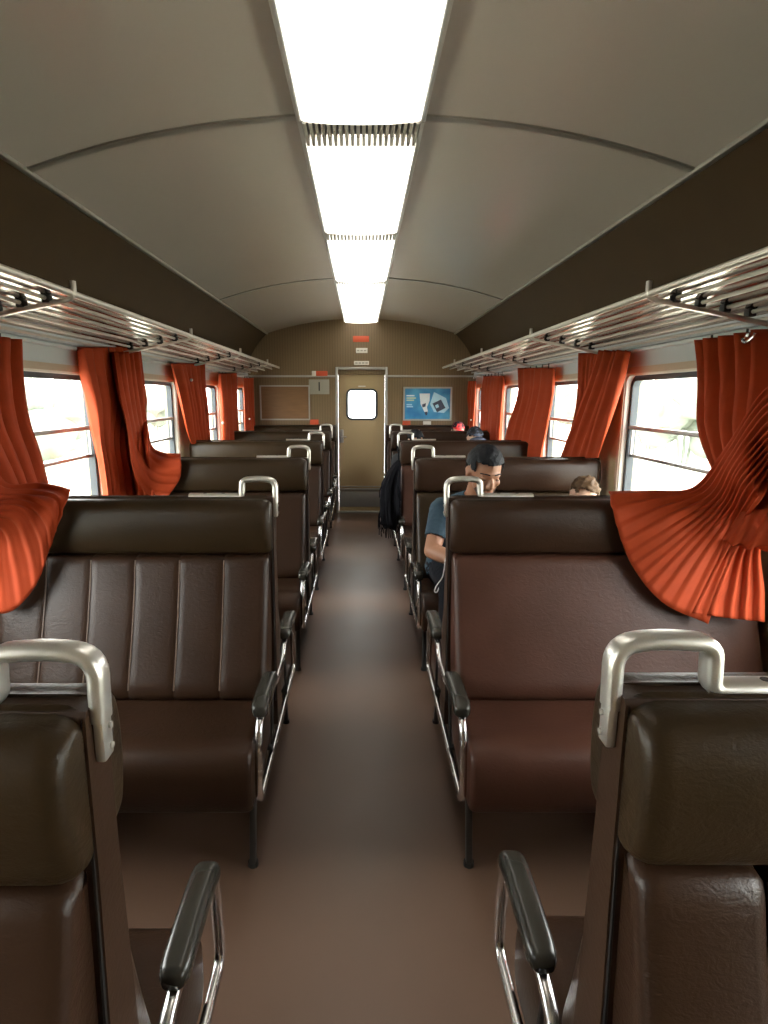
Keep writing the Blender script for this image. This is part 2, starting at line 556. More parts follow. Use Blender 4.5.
# door leaf with a rounded window hole
WCX, WCZ, WW, WH = 0.012, 1.50, .40, .395
bm = NB()
inner = rrect(WW, WH, .07, 6)
outr = []
for a, b in inner:
    # project the loop outwards onto the leaf rectangle
    x0, x1, z0, z1 = DX0 + .006 - WCX, DX1 - .006 - WCX, .02 - WCZ, DZ - .06 - WCZ
    outr.append((a, b))
for yy in (YE + .06, YE + .09):
    lp = [bm.verts.new((WCX + a, yy, WCZ + b)) for a, b in inner]
    cs = [bm.verts.new((WCX + a, yy, WCZ + b)) for a, b in ((x1, z1), (x0, z1), (x0, z0), (x1, z0))]
    q = len(lp) // 4
    for c_ in range(4):
        seg = lp[c_ * q:(c_ + 1) * q]
        for i in range(q - 1):
            bm.faces.new((cs[c_], seg[i], seg[i + 1]))
        bm.faces.new((cs[c_], seg[-1], lp[((c_ + 1) * q) % len(lp)], cs[(c_ + 1) % 4]))
obj('door_leaf', bm, 'door', door, smooth=False)
bm = NB(); ring_plate(bm, WCX, WCZ, WW + .03, WH + .03, .08, .03, YE + .045, YE + .10, 6)
obj('window_gasket', bm, 'gasket', door)
bm = NB(); rounded_plate(bm, WCX, WCZ, WW, WH, .07, YE + .074, YE + .078)
obj('window_pane', bm, 'glass', door, smooth=False)
bm = NB(); box(bm, DX0 + .012, DX1 - .012, YE + .048, YE + .06, .08, .30, .003)
obj('kick_plate', bm, 'kick', door)
bm = NB(); box(bm, DX0 + .012, DX1 - .012, YE + .04, YE + .06, .31, .345, .004); box(bm, DX0 + .012, DX1 - .012, YE + .044, YE + .06, .36, .375, .003)
obj('kick_rail', bm, 'alu', door)
bm = NB(); box(bm, DX0 + .02, DX0 + .075, YE + .04, YE + .06, .98, 1.16, .006)
hp = obj('lock_plate', bm, 'alu', door)
bm = NB(); tube(bm, [(DX0 + .05, YE + .045, 1.06), (DX0 + .05, YE + .02, 1.06), (DX0 + .12, YE + .02, 1.06)], .008)
obj('handle', bm, 'chrome', hp)
bm = NB(); box(bm, DX0, DX1, YE - .03, YE + .10, 0, .022, .004)
obj('threshold', bm, 'kick', door)
bm = NB(); box(bm, WCX - .05, WCX + .05, YE + .057, YE + .06, 1.735, 1.75)
obj('small_plate', bm, 'white', door)

def plate(name, m, u0, v0, u1, v1, label=None, cat=None, t=.004, bev=.0015, group=None, parent=None, y=YE):
    a, b = at_y(u0, v1, y), at_y(u1, v0, y)
    bm = NB(); box(bm, a.x, b.x, y - t, y, a.z, b.z, bev)
    return tag(obj(name, bm, m, parent), label, cat, group)

plate('sticker', 'red', 353, 336, 369, 342, 'red sticker high on the bulkhead above the door', 'sticker')
p_ = plate('name_plate', 'white', 356, 348, 367.5, 353, 'upper small white plate between red sticker and door frame', 'plate')
for i in range(3): plate('print_line', 'signgrey', 357 + i * 3.4, 350, 359.4 + i * 3.4, 351.2, t=.0055, bev=0, parent=p_)
p_ = plate('name_plate', 'white', 354, 361, 369, 365, 'lower long white plate just above the door frame', 'plate')
for i in range(4): plate('print_line', 'signgrey', 355.2 + i * 3.4, 362.4, 357.6 + i * 3.4, 363.6, t=.0055, bev=0, parent=p_)
p_ = plate('sticker', 'red', 312, 371, 327.5, 376, 'red sticker with white end above the numeral sign', 'sticker', t=.016)
plate('white_end', 'white', 312, 371, 316, 376, t=.018, parent=p_)
plate('sticker', 'red', 310, 419.5, 318.5, 424.5, 'small red sticker below the wooden board', 'sticker')
plate('sticker', 'red', 402.5, 420, 410.5, 426, 'small red sticker under the blue poster corner', 'sticker')
plate('sticker', 'white', 423, 421.2, 431, 424.6, 'tiny pale sticker under the middle of the blue poster', 'sticker')

sg = plate('number_sign', 'signgrey', 309, 379.5, 329.2, 394.2, 'grey square sign with black numeral 1 beside the door', 'sign', t=.006)
fc = bpy.data.curves.new('numeral', 'FONT'); fc.body = '1'; fc.size = .17; fc.extrude = .002; fc.align_x = 'CENTER'; fc.align_y = 'CENTER'
ft = bpy.data.objects.new('numeral_tmp', fc); C.objects.link(ft)
bpy.context.view_layer.update()
me = bpy.data.meshes.new_from_object(ft.evaluated_get(bpy.context.evaluated_depsgraph_get()))
bpy.data.objects.remove(ft)
bm = NB(); bm.from_mesh(me); bpy.data.meshes.remove(me)
cc = at_y(319.2, 387, YE - .008)
bm.transform(Matrix.Translation(cc) @ Matrix.Rotation(R(90), 4, 'X'))
obj('numeral', bm, 'ink', sg, smooth=False)

# framed wooden board, left of the door
a, b = at_y(261.5, 419.3, YE), at_y(309, 386, YE)
br = empty('wall_board', ((a.x + b.x) / 2, YE, a.z), 'framed brown wooden board on the bulkhead beside the numeral sign', 'board')
bm = NB(); box(bm, a.x, b.x, YE - .014, YE, a.z, b.z); obj('panel', bm, 'board', br, smooth=False)
bm = NB(); ring_plate(bm, (a.x + b.x) / 2, (a.z + b.z) / 2, b.x - a.x + .02, b.z - a.z + .02, .006, .018, YE - .024, YE, 2)
obj('frame', bm, 'alu', br)

# blue advertising poster, right of the door
def flat(name, pts, m, y, parent):
    bm = NB()
    lo_ = [bm.verts.new(at_y(u, v, y)) for u, v in pts]
    hi_ = [bm.verts.new(at_y(u, v, y) + Vector((0, .0012, 0))) for u, v in pts]
    bm.faces.new(lo_); bm.faces.new(hi_)
    for i in range(len(pts)):
        j = (i + 1) % len(pts)
        bm.faces.new((lo_[i], lo_[j], hi_[j], hi_[i]))
    return obj(name, bm, m, parent, smooth=False)
a, b = at_y(404, 419.5, YE), at_y(451, 388, YE)
po = empty('poster', ((a.x + b.x) / 2, YE, a.z), 'blue advertising poster in pale frame on the bulkhead', 'poster')
mb = mat('poster_blue', (0.05, 0.24, 0.52), 0.3)
nt = mb.node_tree
tc, nz, cr = nt.nodes.new('ShaderNodeTexCoord'), nt.nodes.new('ShaderNodeTexNoise'), nt.nodes.new('ShaderNodeValToRGB')
nz.inputs['Scale'].default_value = 4.5
nt.links.new(tc.outputs['Object'], nz.inputs['Vector']); nt.links.new(nz.outputs['Fac'], cr.inputs['Fac'])
cr.color_ramp.elements[0].position = .3; cr.color_ramp.elements[1].position = .75
cr.color_ramp.elements[0].color = (.025, .16, .42, 1); cr.color_ramp.elements[1].color = (.12, .48, .72, 1)
nt.links.new(cr.outputs['Color'], nt.nodes['Principled BSDF'].inputs['Base Color'])
bm = NB(); box(bm, a.x, b.x, YE - .012, YE, a.z, b.z); obj('sheet', bm, mb, po, smooth=False)
bm = NB(); ring_plate(bm, (a.x + b.x) / 2, (a.z + b.z) / 2, b.x - a.x + .03, b.z - a.z + .03, .008, .022, YE - .024, YE, 2)
obj('frame', bm, 'alu', po)
M['p_white'] = mat('poster_white', (.75, .78, .80), .35, noise_amt=.15, noise_scale=30)
M['p_pale'] = mat('poster_pale_blue', (.42, .68, .82), .35, noise_amt=.15, noise_scale=20)
M['p_dark'] = mat('poster_dark', (.05, .06, .10), .35, noise_amt=.3, noise_scale=40)
M['p_yel'] = mat('poster_yellow', (.62, .66, .42), .35, noise_amt=.1)
py = YE - .0135
flat('picture_glow', [(434, 392), (446, 398), (449, 408), (444, 413), (434, 412), (430, 404)], 'p_pale', py + .001, po)
flat('picture_cone', [(419.5, 393.5), (430, 393.5), (429.5, 401), (427, 407), (428, 412), (426, 415.5), (424, 411), (420.5, 404)], 'p_white', py, po)
flat('picture_screen', [(432.5, 403.5), (441, 399.5), (445.5, 408), (437, 412.3)], 'p_dark', py, po)
flat('picture_shade', [(422, 404.5), (426, 403), (425.5, 406.5), (422.5, 407.5)], 'p_dark', py - .0015, po)
flat('picture_tip', [(424.4, 412), (427.8, 411.5), (426.8, 415.4), (425.6, 415.2)], 'p_dark', py - .0015, po)
flat('picture_tile', [(435, 405.5), (438, 404), (439.2, 407), (436.2, 408.4)], 'p_pale', py - .0015, po)
for i, (v, u1, m_) in enumerate(((395, 414.5, 'p_white'), (397.4, 416, 'p_yel'), (399.6, 414, 'p_yel'), (404, 412, 'p_pale'), (406, 413, 'p_pale'))):
    flat('print_line', [(406.5, v), (u1, v), (u1, v + 1.3), (406.5, v + 1.3)], m_, py, po)

# ------------------------------------------------------------------ ceiling lamps and vents
LZ, LHW = 2.555, .213
lamps = [None, None, (.94, 2.335), (2.535, 3.79), (3.95, 5.28), (5.42, 6.86), (6.90, 8.10)]
names_l = [None, None, 'ceiling lamp nearest the empty front benches, next to a wide vent', 'second ceiling lamp diffuser, between the two wide vents',
           'ceiling lamp diffuser between the second and third vents', 'ceiling lamp diffuser touching the last one by the bulkhead',
           'last ceiling lamp diffuser, ending at the bulkhead over the door']
for i, ab in enumerate(lamps):
    if ab is None: continue
    a, b = ab
    t = empty('ceiling_lamp', (0, (a + b) / 2, LZ), names_l[i], 'ceiling lamp', 'ceiling lamps in a row')
    bm = NB()
    prof = [(-LHW, .035), (-LHW, .012), (-LHW + .012, .002), (-LHW * .5, -.006), (0, -.008), (LHW * .5, -.006), (LHW - .012, .002), (LHW, .012), (LHW, .035)]
    ys = [a, a + .012, b - .012, b]
    rows = [[bm.verts.new((x, y, LZ + (z if 0 < j < 3 else max(z, .012)))) for x, z in prof] for j, y in enumerate(ys)]
    for j in range(3):
        for q in range(len(prof) - 1):
            bm.faces.new((rows[j][q], rows[j][q + 1], rows[j + 1][q + 1], rows[j + 1][q]))
    bm.faces.new(rows[0]); bm.faces.new(rows[-1])
    obj('diffuser', bm, 'diffuser', t, angle=50)
    for s in (-1, 1):
        bm = NB(); box(bm, min(s * LHW, s * (LHW + .016)), max(s * LHW, s * (LHW + .016)), a, b, LZ + .005, LZ + .075, .003)
        obj('side_trim', bm, 'alu', t)
for i, (a, b, lab) in enumerate(((2.335, 2.535, 'wide slatted ceiling vent beside the front lamp'), (3.79, 3.95, 'slatted ceiling vent, second from the front lamp'),
                                 (5.28, 5.42, 'narrow slatted ceiling vent, third from the front lamp'))):
    t = empty('ceiling_vent', (0, (a + b) / 2, LZ), lab, 'vent', 'ceiling vents between lamps')
    bm = NB(); box(bm, -LHW, LHW, a + .002, b - .002, LZ + .045, LZ + .06); obj('recess', bm, 'ventdark', t, smooth=False)
    bm = NB(); box(bm, -LHW - .014, -LHW, a, b, LZ + .005, LZ + .07); obj('side_frame', bm, 'alu', t, smooth=False)
    bm = NB(); box(bm, LHW, LHW + .014, a, b, LZ + .005, LZ + .07); obj('side_frame', bm, 'alu', t, smooth=False)
    first = None
    for k in range(20):
        if first is None:
            bm = NB(); box(bm, -.0062, .0062, a + .004, b - .004, LZ + .002, LZ + .046)
            bm.transform(Matrix.Translation((0, 0, 0)))
            first = obj('slat', bm, 'grille', t, smooth=False)
            s_ = first
        else:
            s_ = copy_mesh('slat', first, t)
        s_.location.x = -LHW + .0095 + k * (2 * LHW - .019) / 19

# ------------------------------------------------------------------ luggage racks
for side, nm in ((-1, 'left'), (1, 'right')):
    xf, zf, xw, zw = 1.04, 1.965, 1.50, 1.885
    t = empty('luggage_rack', (side * 1.3, 2.9, 1.9),
              'chrome-barred luggage rack above the windows on the %s' % ('number-sign side' if side < 0 else 'poster side'), 'luggage rack', 'luggage racks')
    def rk(f, dz=0): return side * (xf + (xw - xf) * f), zf + (zw - zf) * f + dz
    ya, yb = -0.8, 7.72
    for f_ in (0, .2, .4, .6, .8, 1.0):
        x, z = rk(f_)
        bm = NB(); tube(bm, [(x, ya, z), (x, yb, z)], .0125 if f_ == 0 else .0075, 10)
        obj('bar', bm, 'rackbar', t)
    bm = NB()
    (xa_, za_), (xb_, zb_) = rk(.03, .012), rk(.97, .012)
    v = [bm.verts.new(p) for p in ((xa_, ya, za_), (xb_, ya, zb_), (xb_, yb, zb_), (xa_, yb, za_))]
    v2 = [bm.verts.new(p.co + Vector((0, 0, .004))) for p in v]
    bm.faces.new(v); bm.faces.new(v2)
    for i in range(4): bm.faces.new((v[i], v[(i + 1) % 4], v2[(i + 1) % 4], v2[i]))
    obj('shelf_sheet', bm, 'rackpanel', t, smooth=False)
    for k in range(-1, 5):
        y = Y00 + PITCHY * k - .02
        bm = NB()
        (xa_, za_), (xb_, zb_) = rk(-.015, -.018), rk(1.02, -.03)
        path = fillet([(xa_ , y, za_ + .06), (xa_, y, za_), (xb_, y, zb_), (side * WX, y, zb_ - .03)], .03)
        sweep(bm, path, rrect(.016, .022, .005), up=Vector((0, 1, 0)))
        bk = obj('bracket', bm, 'rackbar', t)
        for f_ in (.2, .4, .6, .8):
            x, z = rk(f_)
            bm = NB(); box(bm, x - .014, x + .014, y - .016, y + .016, z - .016, z + .012, .003)
            obj('rubber_clip', bm, 'black', bk)

# ------------------------------------------------------------------ benches
def cushion(prof, y0, dr, side, x0, x1, rnd=.03, seams=(), depth=.01, nsub=4):
    """closed (d, z) profile extruded along X with rounded ends and optional stitched channels"""
    pl = catmull([(p[0], p[1], 0) for p in prof], nsub, closed=True)
    k = len(pl)
    cen = sum(pl, Vector()) / k
    nrm = []
    for i in range(k):
        t_ = pl[(i + 1) % k] - pl[i - 1]
        nn = Vector((t_.y, -t_.x, 0)).normalized()
        if nn.dot(pl[i] - cen) < 0: nn = -nn
        nrm.append(nn)
    secs = []
    for j in range(5):
        a_ = math.pi / 2 * j / 4
        secs.append((x0 + rnd * (1 - math.sin(a_)), rnd * .6 * (1 - math.cos(a_))))
    secs = sorted(secs)
    secs = [(x0 + rnd * (1 - math.cos(math.pi / 2 * j / 4)), rnd * .6 * (1 - math.sin(math.pi / 2 * j / 4))) for j in range(5)]
    end = [(x1 - (x - x0), i_) for x, i_ in reversed(secs)]
    mid = []
    for s_ in seams:
        for dx, dp in ((-.03, .0), (-.012, .25), (-.004, .75), (0, 1), (.004, .75), (.012, .25), (.03, .0)):
            mid.append((s_ + dx, dp * depth))
    if not mid:
        mid = [(x0 + (x1 - x0) * f_, 0) for f_ in (.25, .5, .75)]
    bm = NB()
    rings = []
    for x, ins in secs + mid + end:
        rings.append([bm.verts.new((side * x, y0 + dr * (p.x - n_.x * ins), p.y - n_.y * ins)) for p, n_ in zip(pl, nrm)])
    for a, b in zip(rings, rings[1:]):
        for i in range(k):
            bm.faces.new((a[i], a[(i + 1) % k], b[(i + 1) % k], b[i]))
    bm.faces.new(rings[0]); bm.faces.new(rings[-1])
    return bm

HEAD = [(.024, 1.010), (.055, 1.012), (.083, 1.035), (.095, 1.11), (.088, 1.185), (.062, 1.216), (.026, 1.220), (.010, 1.219), (.008, 1.12), (.010, 1.012)]
BACK = [(.010, 1.000), (.050, 1.008), (.082, .992), (.108, .90), (.155, .76), (.205, .63), (.242, .545), (.236, .500), (.17, .475), (.10, .495), (.05, .58), (.018, .78)]
def seat_prof(f):
    return [(.10, .35), (.10, .47), (.18, .500), (f * .62, .497), (f - .10, .503), (f - .04, .488), (f - .008, .440), (f, .375), (f - .012, .305), (f - .05, .282), (f * .55, .290)]
def back_d(z):
    return .118 + (.955 - z) * .30 if z < .955 else .112

AX = .337
def make_bench(side, y0, label, faces=(-1, 1), slim=1.0, seams=(), depth=.009, mats=('vinyl', 'vinyl', 'vinyl'), fronts=None, handle=True, grp='back-to-back benches', x0=.352):
    """mats: (headrest, backrest, seat)"""
    fronts = fronts or {-1: .585, 1: .585}
    t = empty('bench_seat', (side * .92, y0, 0), label, 'bench seat', grp)
    x1 = 1.498
    half = len(faces) == 1
    # tapered back shell
    bm = NB()
    ya, yb = (-1, 1) if not half else ((-1, .6) if faces[0] < 0 else (-.6, 1))
    levels = ((.30, .060), (.60, .046), (1.0, .031), (1.214, .029), (1.222, .024))
    rings = []
    for z, h in levels:
        rings.append([bm.verts.new((side * x, y0 + yy * h, z)) for x, yy in ((.336, ya), (x1 + .005, ya), (x1 + .005, yb), (.336, yb))])
    for a, b in zip(rings, rings[1:]):
        for i in range(4): bm.faces.new((a[i], a[(i + 1) % 4], b[(i + 1) % 4], b[i]))
    bm.faces.new(rings[0]); bm.faces.new(rings[-1])
    bmesh.ops.bevel(bm, geom=[e for e in bm.edges if len(e.link_faces) == 2 and e.calc_face_angle(0) > .5], offset=.006, segments=2, affect='EDGES')
    sh = obj('back_shell', bm, 'shell', t)
    for dr in faces:
        # black tube standing in for shade in the shell-to-cushion gap, aisle end
        bm = NB()
        tube(bm, [(side * .342, y0 + dr * .056, .40), (side * .342, y0 + dr * .030, 1.0), (side * .342, y0 + dr * .027, 1.20)], .0030, 6)
        obj('gap_shade', bm, 'black', sh)
        obj('headrest', cushion(HEAD, y0, dr, side, x0 - .012, x1, .036), mats[0], t, angle=75)
        bk = obj('backrest', cushion([(d_ * (slim if dr > 0 else 1), z_) for d_, z_ in BACK], y0, dr, side, x0, x1, .035, seams, depth), mats[1], t, angle=75)
        for s_ in (seams if not (dr > 0 and slim < 1) else ()):
            bm = NB()
            pts = [(side * s_, y0 + dr * (back_d(z) - depth * .75 - .001), z) for z in (.955, .88, .80, .70, .60, .53)]
            pts = [(side * s_, y0 + dr * (d_ - depth * .55), z) for d_, z in ((.082, .992), (.108, .90), (.155, .76), (.205, .63), (.243, .54))]
            tube(bm, catmull(pts, 4), .0030, 6)
            obj('seam', bm, 'piping', bk)
        obj('seat_cushion', cushion(seat_prof(fronts[dr]), y0, dr, side, x0 - .004, x1, .028), mats[2], t, angle=75)
        # under-frame and legs
        bm = NB(); box(bm, min(side * .40, side * 1.44), max(side * .40, side * 1.44), y0 + dr * .34 - .02, y0 + dr * .34 + .02, .25, .30)
        obj('seat_beam', bm, 'steel_dark', t, smooth=False)
        for lx in (.375, 1.40):
            bm = NB()
            f_ = min(fronts[dr] - .10, .46)
            sweep(bm, fillet([(side * lx, y0 + dr * (f_ - .06), .31), (side * lx, y0 + dr * f_, .02), (side * lx, y0 + dr * (f_ + .005), .0)], .01), rrect(.022, .030, .006), up=Vector((0, 1, 0)))
            lg = obj('leg', bm, 'steel_dark', t)
            bm = NB(); cyl(bm, (side * lx, y0 + dr * f_, 0), (side * lx, y0 + dr * f_, .016), .018)
            obj('foot', bm, 'black', lg)
        # armrest pad
        d0, d1 = .185, .455
        bm = NB()
        path = catmull([(side * AX, y0 + dr * d0, .575), (side * AX, y0 + dr * (d0 + .09), .583), (side * AX, y0 + dr * (d1 - .06), .585), (side * AX, y0 + dr * d1, .572)], 10)
        rings = []
        m = len(path)
        for i, p in enumerate(path):
            e = min(i, m - 1 - i) / 5.0
            k_ = 1.0 if e >= 1 else .62 + .38 * math.sqrt(max(0, 1 - (1 - e) ** 2))
            rings.append([bm.verts.new(p + Vector((a * k_, 0, b * k_))) for a, b in rrect(.058, .046, .017, 3)])
        for a, b in zip(rings, rings[1:]):
            q = len(a)
            for i in range(q): bm.faces.new((a[i], a[(i + 1) % q], b[(i + 1) % q], b[i]))
        bm.faces.new(rings[0]); bm.faces.new(rings[-1])
        obj('armrest', bm, 'armpad', t, angle=80)
    # chrome arm frame: one closed loop shared by both armrests
    if not half:
        loop = [(-.17, .545), (-.45, .55), (-.490, .48), (-.505, .275), (.505, .275), (.490, .48), (.45, .55), (.17, .545), (.10, .50), (-.10, .50)]
    else:
        dr = faces[0]
        loop = [(dr * .10, .545), (dr * .45, .55), (dr * .490, .48), (dr * .505, .275), (dr * .10, .275)]
    bm = NB()
    path = fillet([(side * AX, y0 + d, z) for d, z in loop], .05, 5, closed=True)
    sweep(bm, path, rrect(.025, .025, .010), closed=True, up=Vector((0, 0, 1)))
    af = obj('arm_frame', bm, 'chrome', t)
    for d in ((-.22, .22) if not half else (faces[0] * .22,)):
        bm = NB(); tube(bm, [(side * AX, y0 + d, .288), (side * AX, y0 + d * .8, .535)], .006, 8)
        obj('arm_strut', bm, 'steel_dark', af)
        bm = NB(); cyl(bm, (side * (AX - .004), y0 + d, .30), (side * .40, y0 + d, .30), .012)
        obj('arm_bolt', bm, 'steel_dark', af)
    if handle:
        gh = None
        bm = NB()
        path = fillet([(side * .330, y0, 1.200), (side * .328, y0, 1.286), (side * .39, y0, 1.294), (side * .455, y0, 1.288), (side * .457, y0, 1.25)], .034, 6)[:-1] + fillet([(side * .457, y0, 1.25), (side * .458, y0, 1.226), (side * .50, y0, 1.226), (side * .66, y0, 1.226)], .012, 4)
        sweep(bm, path, rrect(.021, .034, .009), up=Vector((0, 1, 0)))
        gh = obj('grab_handle', bm, 'cast', t)
        bm = NB(); box(bm, min(side * .322, side * .336), max(side * .322, side * .336), y0 - .014, y0 + .014, 1.145, 1.212, .004)
        pl_ = obj('side_plate', bm, 'cast', gh)
        for z in (1.160, 1.188):
            bm = NB(); cyl(bm, (side * .319, y0 + .004, z), (side * .324, y0 + .004, z), .0042, n=10)
            obj('screw', bm, 'alu', gh)
        for x in (.53, .60):
            bm = NB(); cyl(bm, (side * x, y0, 1.232), (side * x, y0, 1.2375), .0065, n=10)
            obj('screw', bm, 'steel_dark', gh)
    return t

Y = [Y00 + PITCHY * i - .01 for i in range(5)]
SE = [.352 + .168 * i for i in range(1, 7)]
make_bench(-1, .688, 'dark brown bench with a grab handle, in front of the channel-stitched bench', slim=.6, seams=SE, depth=.012, mats=('vinyl_olive', 'vinyl', 'vinyl'), fronts={-1: .585, 1: .42})
make_bench(1, .72, 'brown creased-leather bench standing before the plain reddish bench', slim=.6, seams=SE, depth=.022, mats=('vinyl_olive', 'vinyl', 'vinyl'), fronts={-1: .585, 1: .42})
make_bench(-1, Y[1], 'brown bench with vertical channel stitching, orange curtain draped over its window end', seams=SE, depth=.005, mats=('vinyl_olive', 'vinyl', 'vinyl'))
make_bench(1, Y[1], 'plain reddish brown bench under the fanned-out orange curtain', mats=('vinyl', 'vinyl_red', 'vinyl_red'))
make_bench(-1, Y[2], 'dark brown bench behind the channel-stitched one, small curtain tail on its back', mats=('vinyl_olive', 'vinyl', 'vinyl'))
make_bench(1, Y[2], 'brown bench with the man in blue t-shirt sitting on it', mats=('vinyl', 'vinyl_olive', 'vinyl'))
make_bench(-1, Y[3], 'dark bench third from the bulkhead on the wooden board side', mats=('vinyl_olive', 'vinyl', 'vinyl'))
make_bench(1, Y[3], 'brown bench with black jacket hanging at its aisle end', mats=('vinyl', 'vinyl_red', 'vinyl'))
make_bench(-1, Y[4], 'dark bench second from the bulkhead on the wooden board side', mats=('vinyl_olive', 'vinyl', 'vinyl'))
make_bench(1, Y[4], 'brown bench second from the bulkhead on the poster side', mats=('vinyl', 'vinyl', 'vinyl'))
make_bench(-1, YE - .05, 'single bench against the bulkhead below the wooden board', faces=(-1,), handle=False, mats=('vinyl_olive', 'vinyl', 'vinyl'), grp='single benches at the bulkhead')
make_bench(1, YE - .05, 'single bench against the bulkhead below the blue poster', faces=(-1,), handle=False, grp='single benches at the bulkhead')
#PART2
# ------------------------------------------------------------------ wall latches on the window pillars
for side in (-1, 1):
    for k in range(1, 5):
        y = Y00 + PITCHY * k + (.10 if side > 0 else .12)
        if k == 1: continue
        t = empty('wall_latch', (side * WX, y, 1.27),
                  'small chrome latch on the tan pillar %s the %s window' % ('beside', ['', '', 'second', 'third', 'fourth'][k]) + (' on the poster side' if side > 0 else ' on the wooden board side'),
                  'latch', 'chrome latches on window pillars')
        bm = NB(); box(bm, min(side * WX, side * (WX - .012)), max(side * WX, side * (WX - .012)), y - .022, y + .022, 1.27, 1.325, .004)
        obj('plate', bm, 'chrome', t)
        bm = NB(); cyl(bm, (side * (WX - .010), y, 1.298), (side * (WX - .045), y, 1.298), .012, .016)
        obj('knob', bm, 'chrome', t)
        bm = NB(); box(bm, min(side * WX, side * (WX - .006)), max(side * WX, side * (WX - .006)), y + .06, y + .085, 1.285, 1.315, .003)
        obj('strike', bm, 'board', t)

# ------------------------------------------------------------------ curtains
def resample(pts, n):
    c = catmull(pts, 12)
    L = [0.0]
    for a, b in zip(c, c[1:]): L.append(L[-1] + (b - a).length)
    out, j = [], 0
    for i in range(n + 1):
        t = L[-1] * i / n
        while j < len(c) - 2 and L[j + 1] < t: j += 1
        f = 0 if L[j + 1] == L[j] else (t - L[j]) / (L[j + 1] - L[j])
        out.append(c[j].lerp(c[j + 1], min(1, max(0, f))))
    return out

def drape(bm, stations, amps, folds, nu=110, per=9, seed=0.0, sgn=1):
    """pleated sheet: stations run from rail to hem, each a polyline across the cloth width"""
    rows = [resample(s_, nu) for s_ in stations]
    cols = [catmull([r_[i] for r_ in rows], per) for i in range(nu + 1)]
    nv = len(cols[0])
    P = [[cols[i][j] for i in range(nu + 1)] for j in range(nv)]
    V = []
    for j in range(nv):
        f = j / per
        k = min(int(f), len(amps) - 2)
        amp = amps[k] + (amps[k + 1] - amps[k]) * (f - k)
        row = []
        for i in range(nu + 1):
            du = P[j][min(i + 1, nu)] - P[j][max(i - 1, 0)]
            dv = P[min(j + 1, nv - 1)][i] - P[max(j - 1, 0)][i]
            nn = du.cross(dv)
            nn = nn.normalized() if nn.length > 1e-9 else Vector((1, 0, 0))
            u = i / nu
            ph = 2 * math.pi * folds * (u + .018 * math.sin(7 * u + seed) + .012 * math.sin(.6 * f + 11 * u + seed * 2))
            w = math.sin(ph) + .35 * math.sin(2 * ph + .8 + seed) + .22 * math.sin(.37 * ph + seed)
            row.append(bm.verts.new(P[j][i] + nn * amp * w * sgn))
        V.append(row)
    for j in range(nv - 1):
        for i in range(nu):
            bm.faces.new((V[j][i], V[j][i + 1], V[j + 1][i + 1], V[j + 1][i]))
    return V

def solid(o, t=.0035):
    m = o.modifiers.new('cloth_thickness', 'SOLIDIFY')
    m.thickness = t
    m.offset = 0
    return o

def curtain_obj(side, stations_list, label, button=None, name='curtain'):
    base = sum(stations_list[0][0][0], Vector()) / len(stations_list[0][0][0])
    t = empty(name, (base.x, base.y, .9), label, 'curtain', 'orange window curtains')
    for k, (st, amps, folds, seed) in enumerate(stations_list):
        bm = NB()
        drape(bm, st, amps, folds, nu=max(40, int(folds * 10)), seed=seed)
        solid(obj('curtain_cloth' if k == 0 else 'gathered_fold', bm, 'curtain', t, angle=180))
    # heading tape with the little runners
    a, b = stations_list[0][0][0][0], stations_list[0][0][0][-1]
    n_ = 6
    for i in range(n_):
        p = a.lerp(b, (i + .5) / n_)
        bm = NB(); box(bm, p.x - .004, p.x + .004, p.y - .003, p.y + .003, p.z - .004, 1.856, .001)
        obj('runner', bm, 'steel_dark', t)
    if button:
        bm = NB(); ball(bm, button, .012, seg=10, rings=6)
        obj('button', bm, 'cast', t)
    return t

CX = 1.475
def wall_st(side, rows, dx=0.0):
    """stations given as (v, u_far, u_near) on the curtain plane"""
    out = []
    for row in rows:
        v, ua, ub = row[:3]
        x = side * (CX - (row[3] if len(row) > 3 else 0) - dx)
        a, b = at_x(ua, v, x), at_x(ub, v, x)
        out.append([a, a.lerp(b, .5), b])
    return out

def rail_st(side, y0, y1, z=1.842, x=None):
    x = side * (CX if x is None else x)
    return [Vector((x, y0, z)), Vector((x, (y0 + y1) / 2, z)), Vector((x, y1, z))]

def line(*pts): return [Vector(p) for p in pts]

# --- right, fanned over the reddish bench
yb = Y[1]
def on_back(u, v, off=.02):
    p = at_y(u, v, yb - .12)
    for _ in range(4):
        z = p.z
        d = .112 if z > 1.0 else .112 + (1.0 - z) * .30
        p = at_y(u, v, yb - d - off)
    return p
rear = [rail_st(1, 2.70, 1.30),
        line((CX, 2.64, 1.68), (CX, 2.0, 1.68), (CX, 1.34, 1.68)),
        line((CX - .005, 2.60, 1.50), (CX - .01, 2.0, 1.50), (CX, 1.38, 1.50)),
        line((CX - .015, 2.50, 1.36), (CX - .03, 2.0, 1.36), (CX, 1.42, 1.36)),
        line((CX - .04, 2.32, 1.24), (CX - .06, 1.95, 1.22), (CX, 1.48, 1.22))]
tail = [line((1.38, 2.05, 1.28), (1.42, 1.93, 1.28), (1.46, 1.80, 1.28)),
        line((1.31, 2.08, 1.10), (1.39, 1.97, 1.10), (1.46, 1.84, 1.10)),
        line(on_back(722, 545, .05), on_back(745, 545, .06), on_back(764, 540, .08)),
        line(on_back(690, 598, .035), on_back(735, 596, .05), on_back(765, 592, .07)),
        line(on_back(684, 612, .035), on_back(728, 618, .05), on_back(765, 622, .07))]
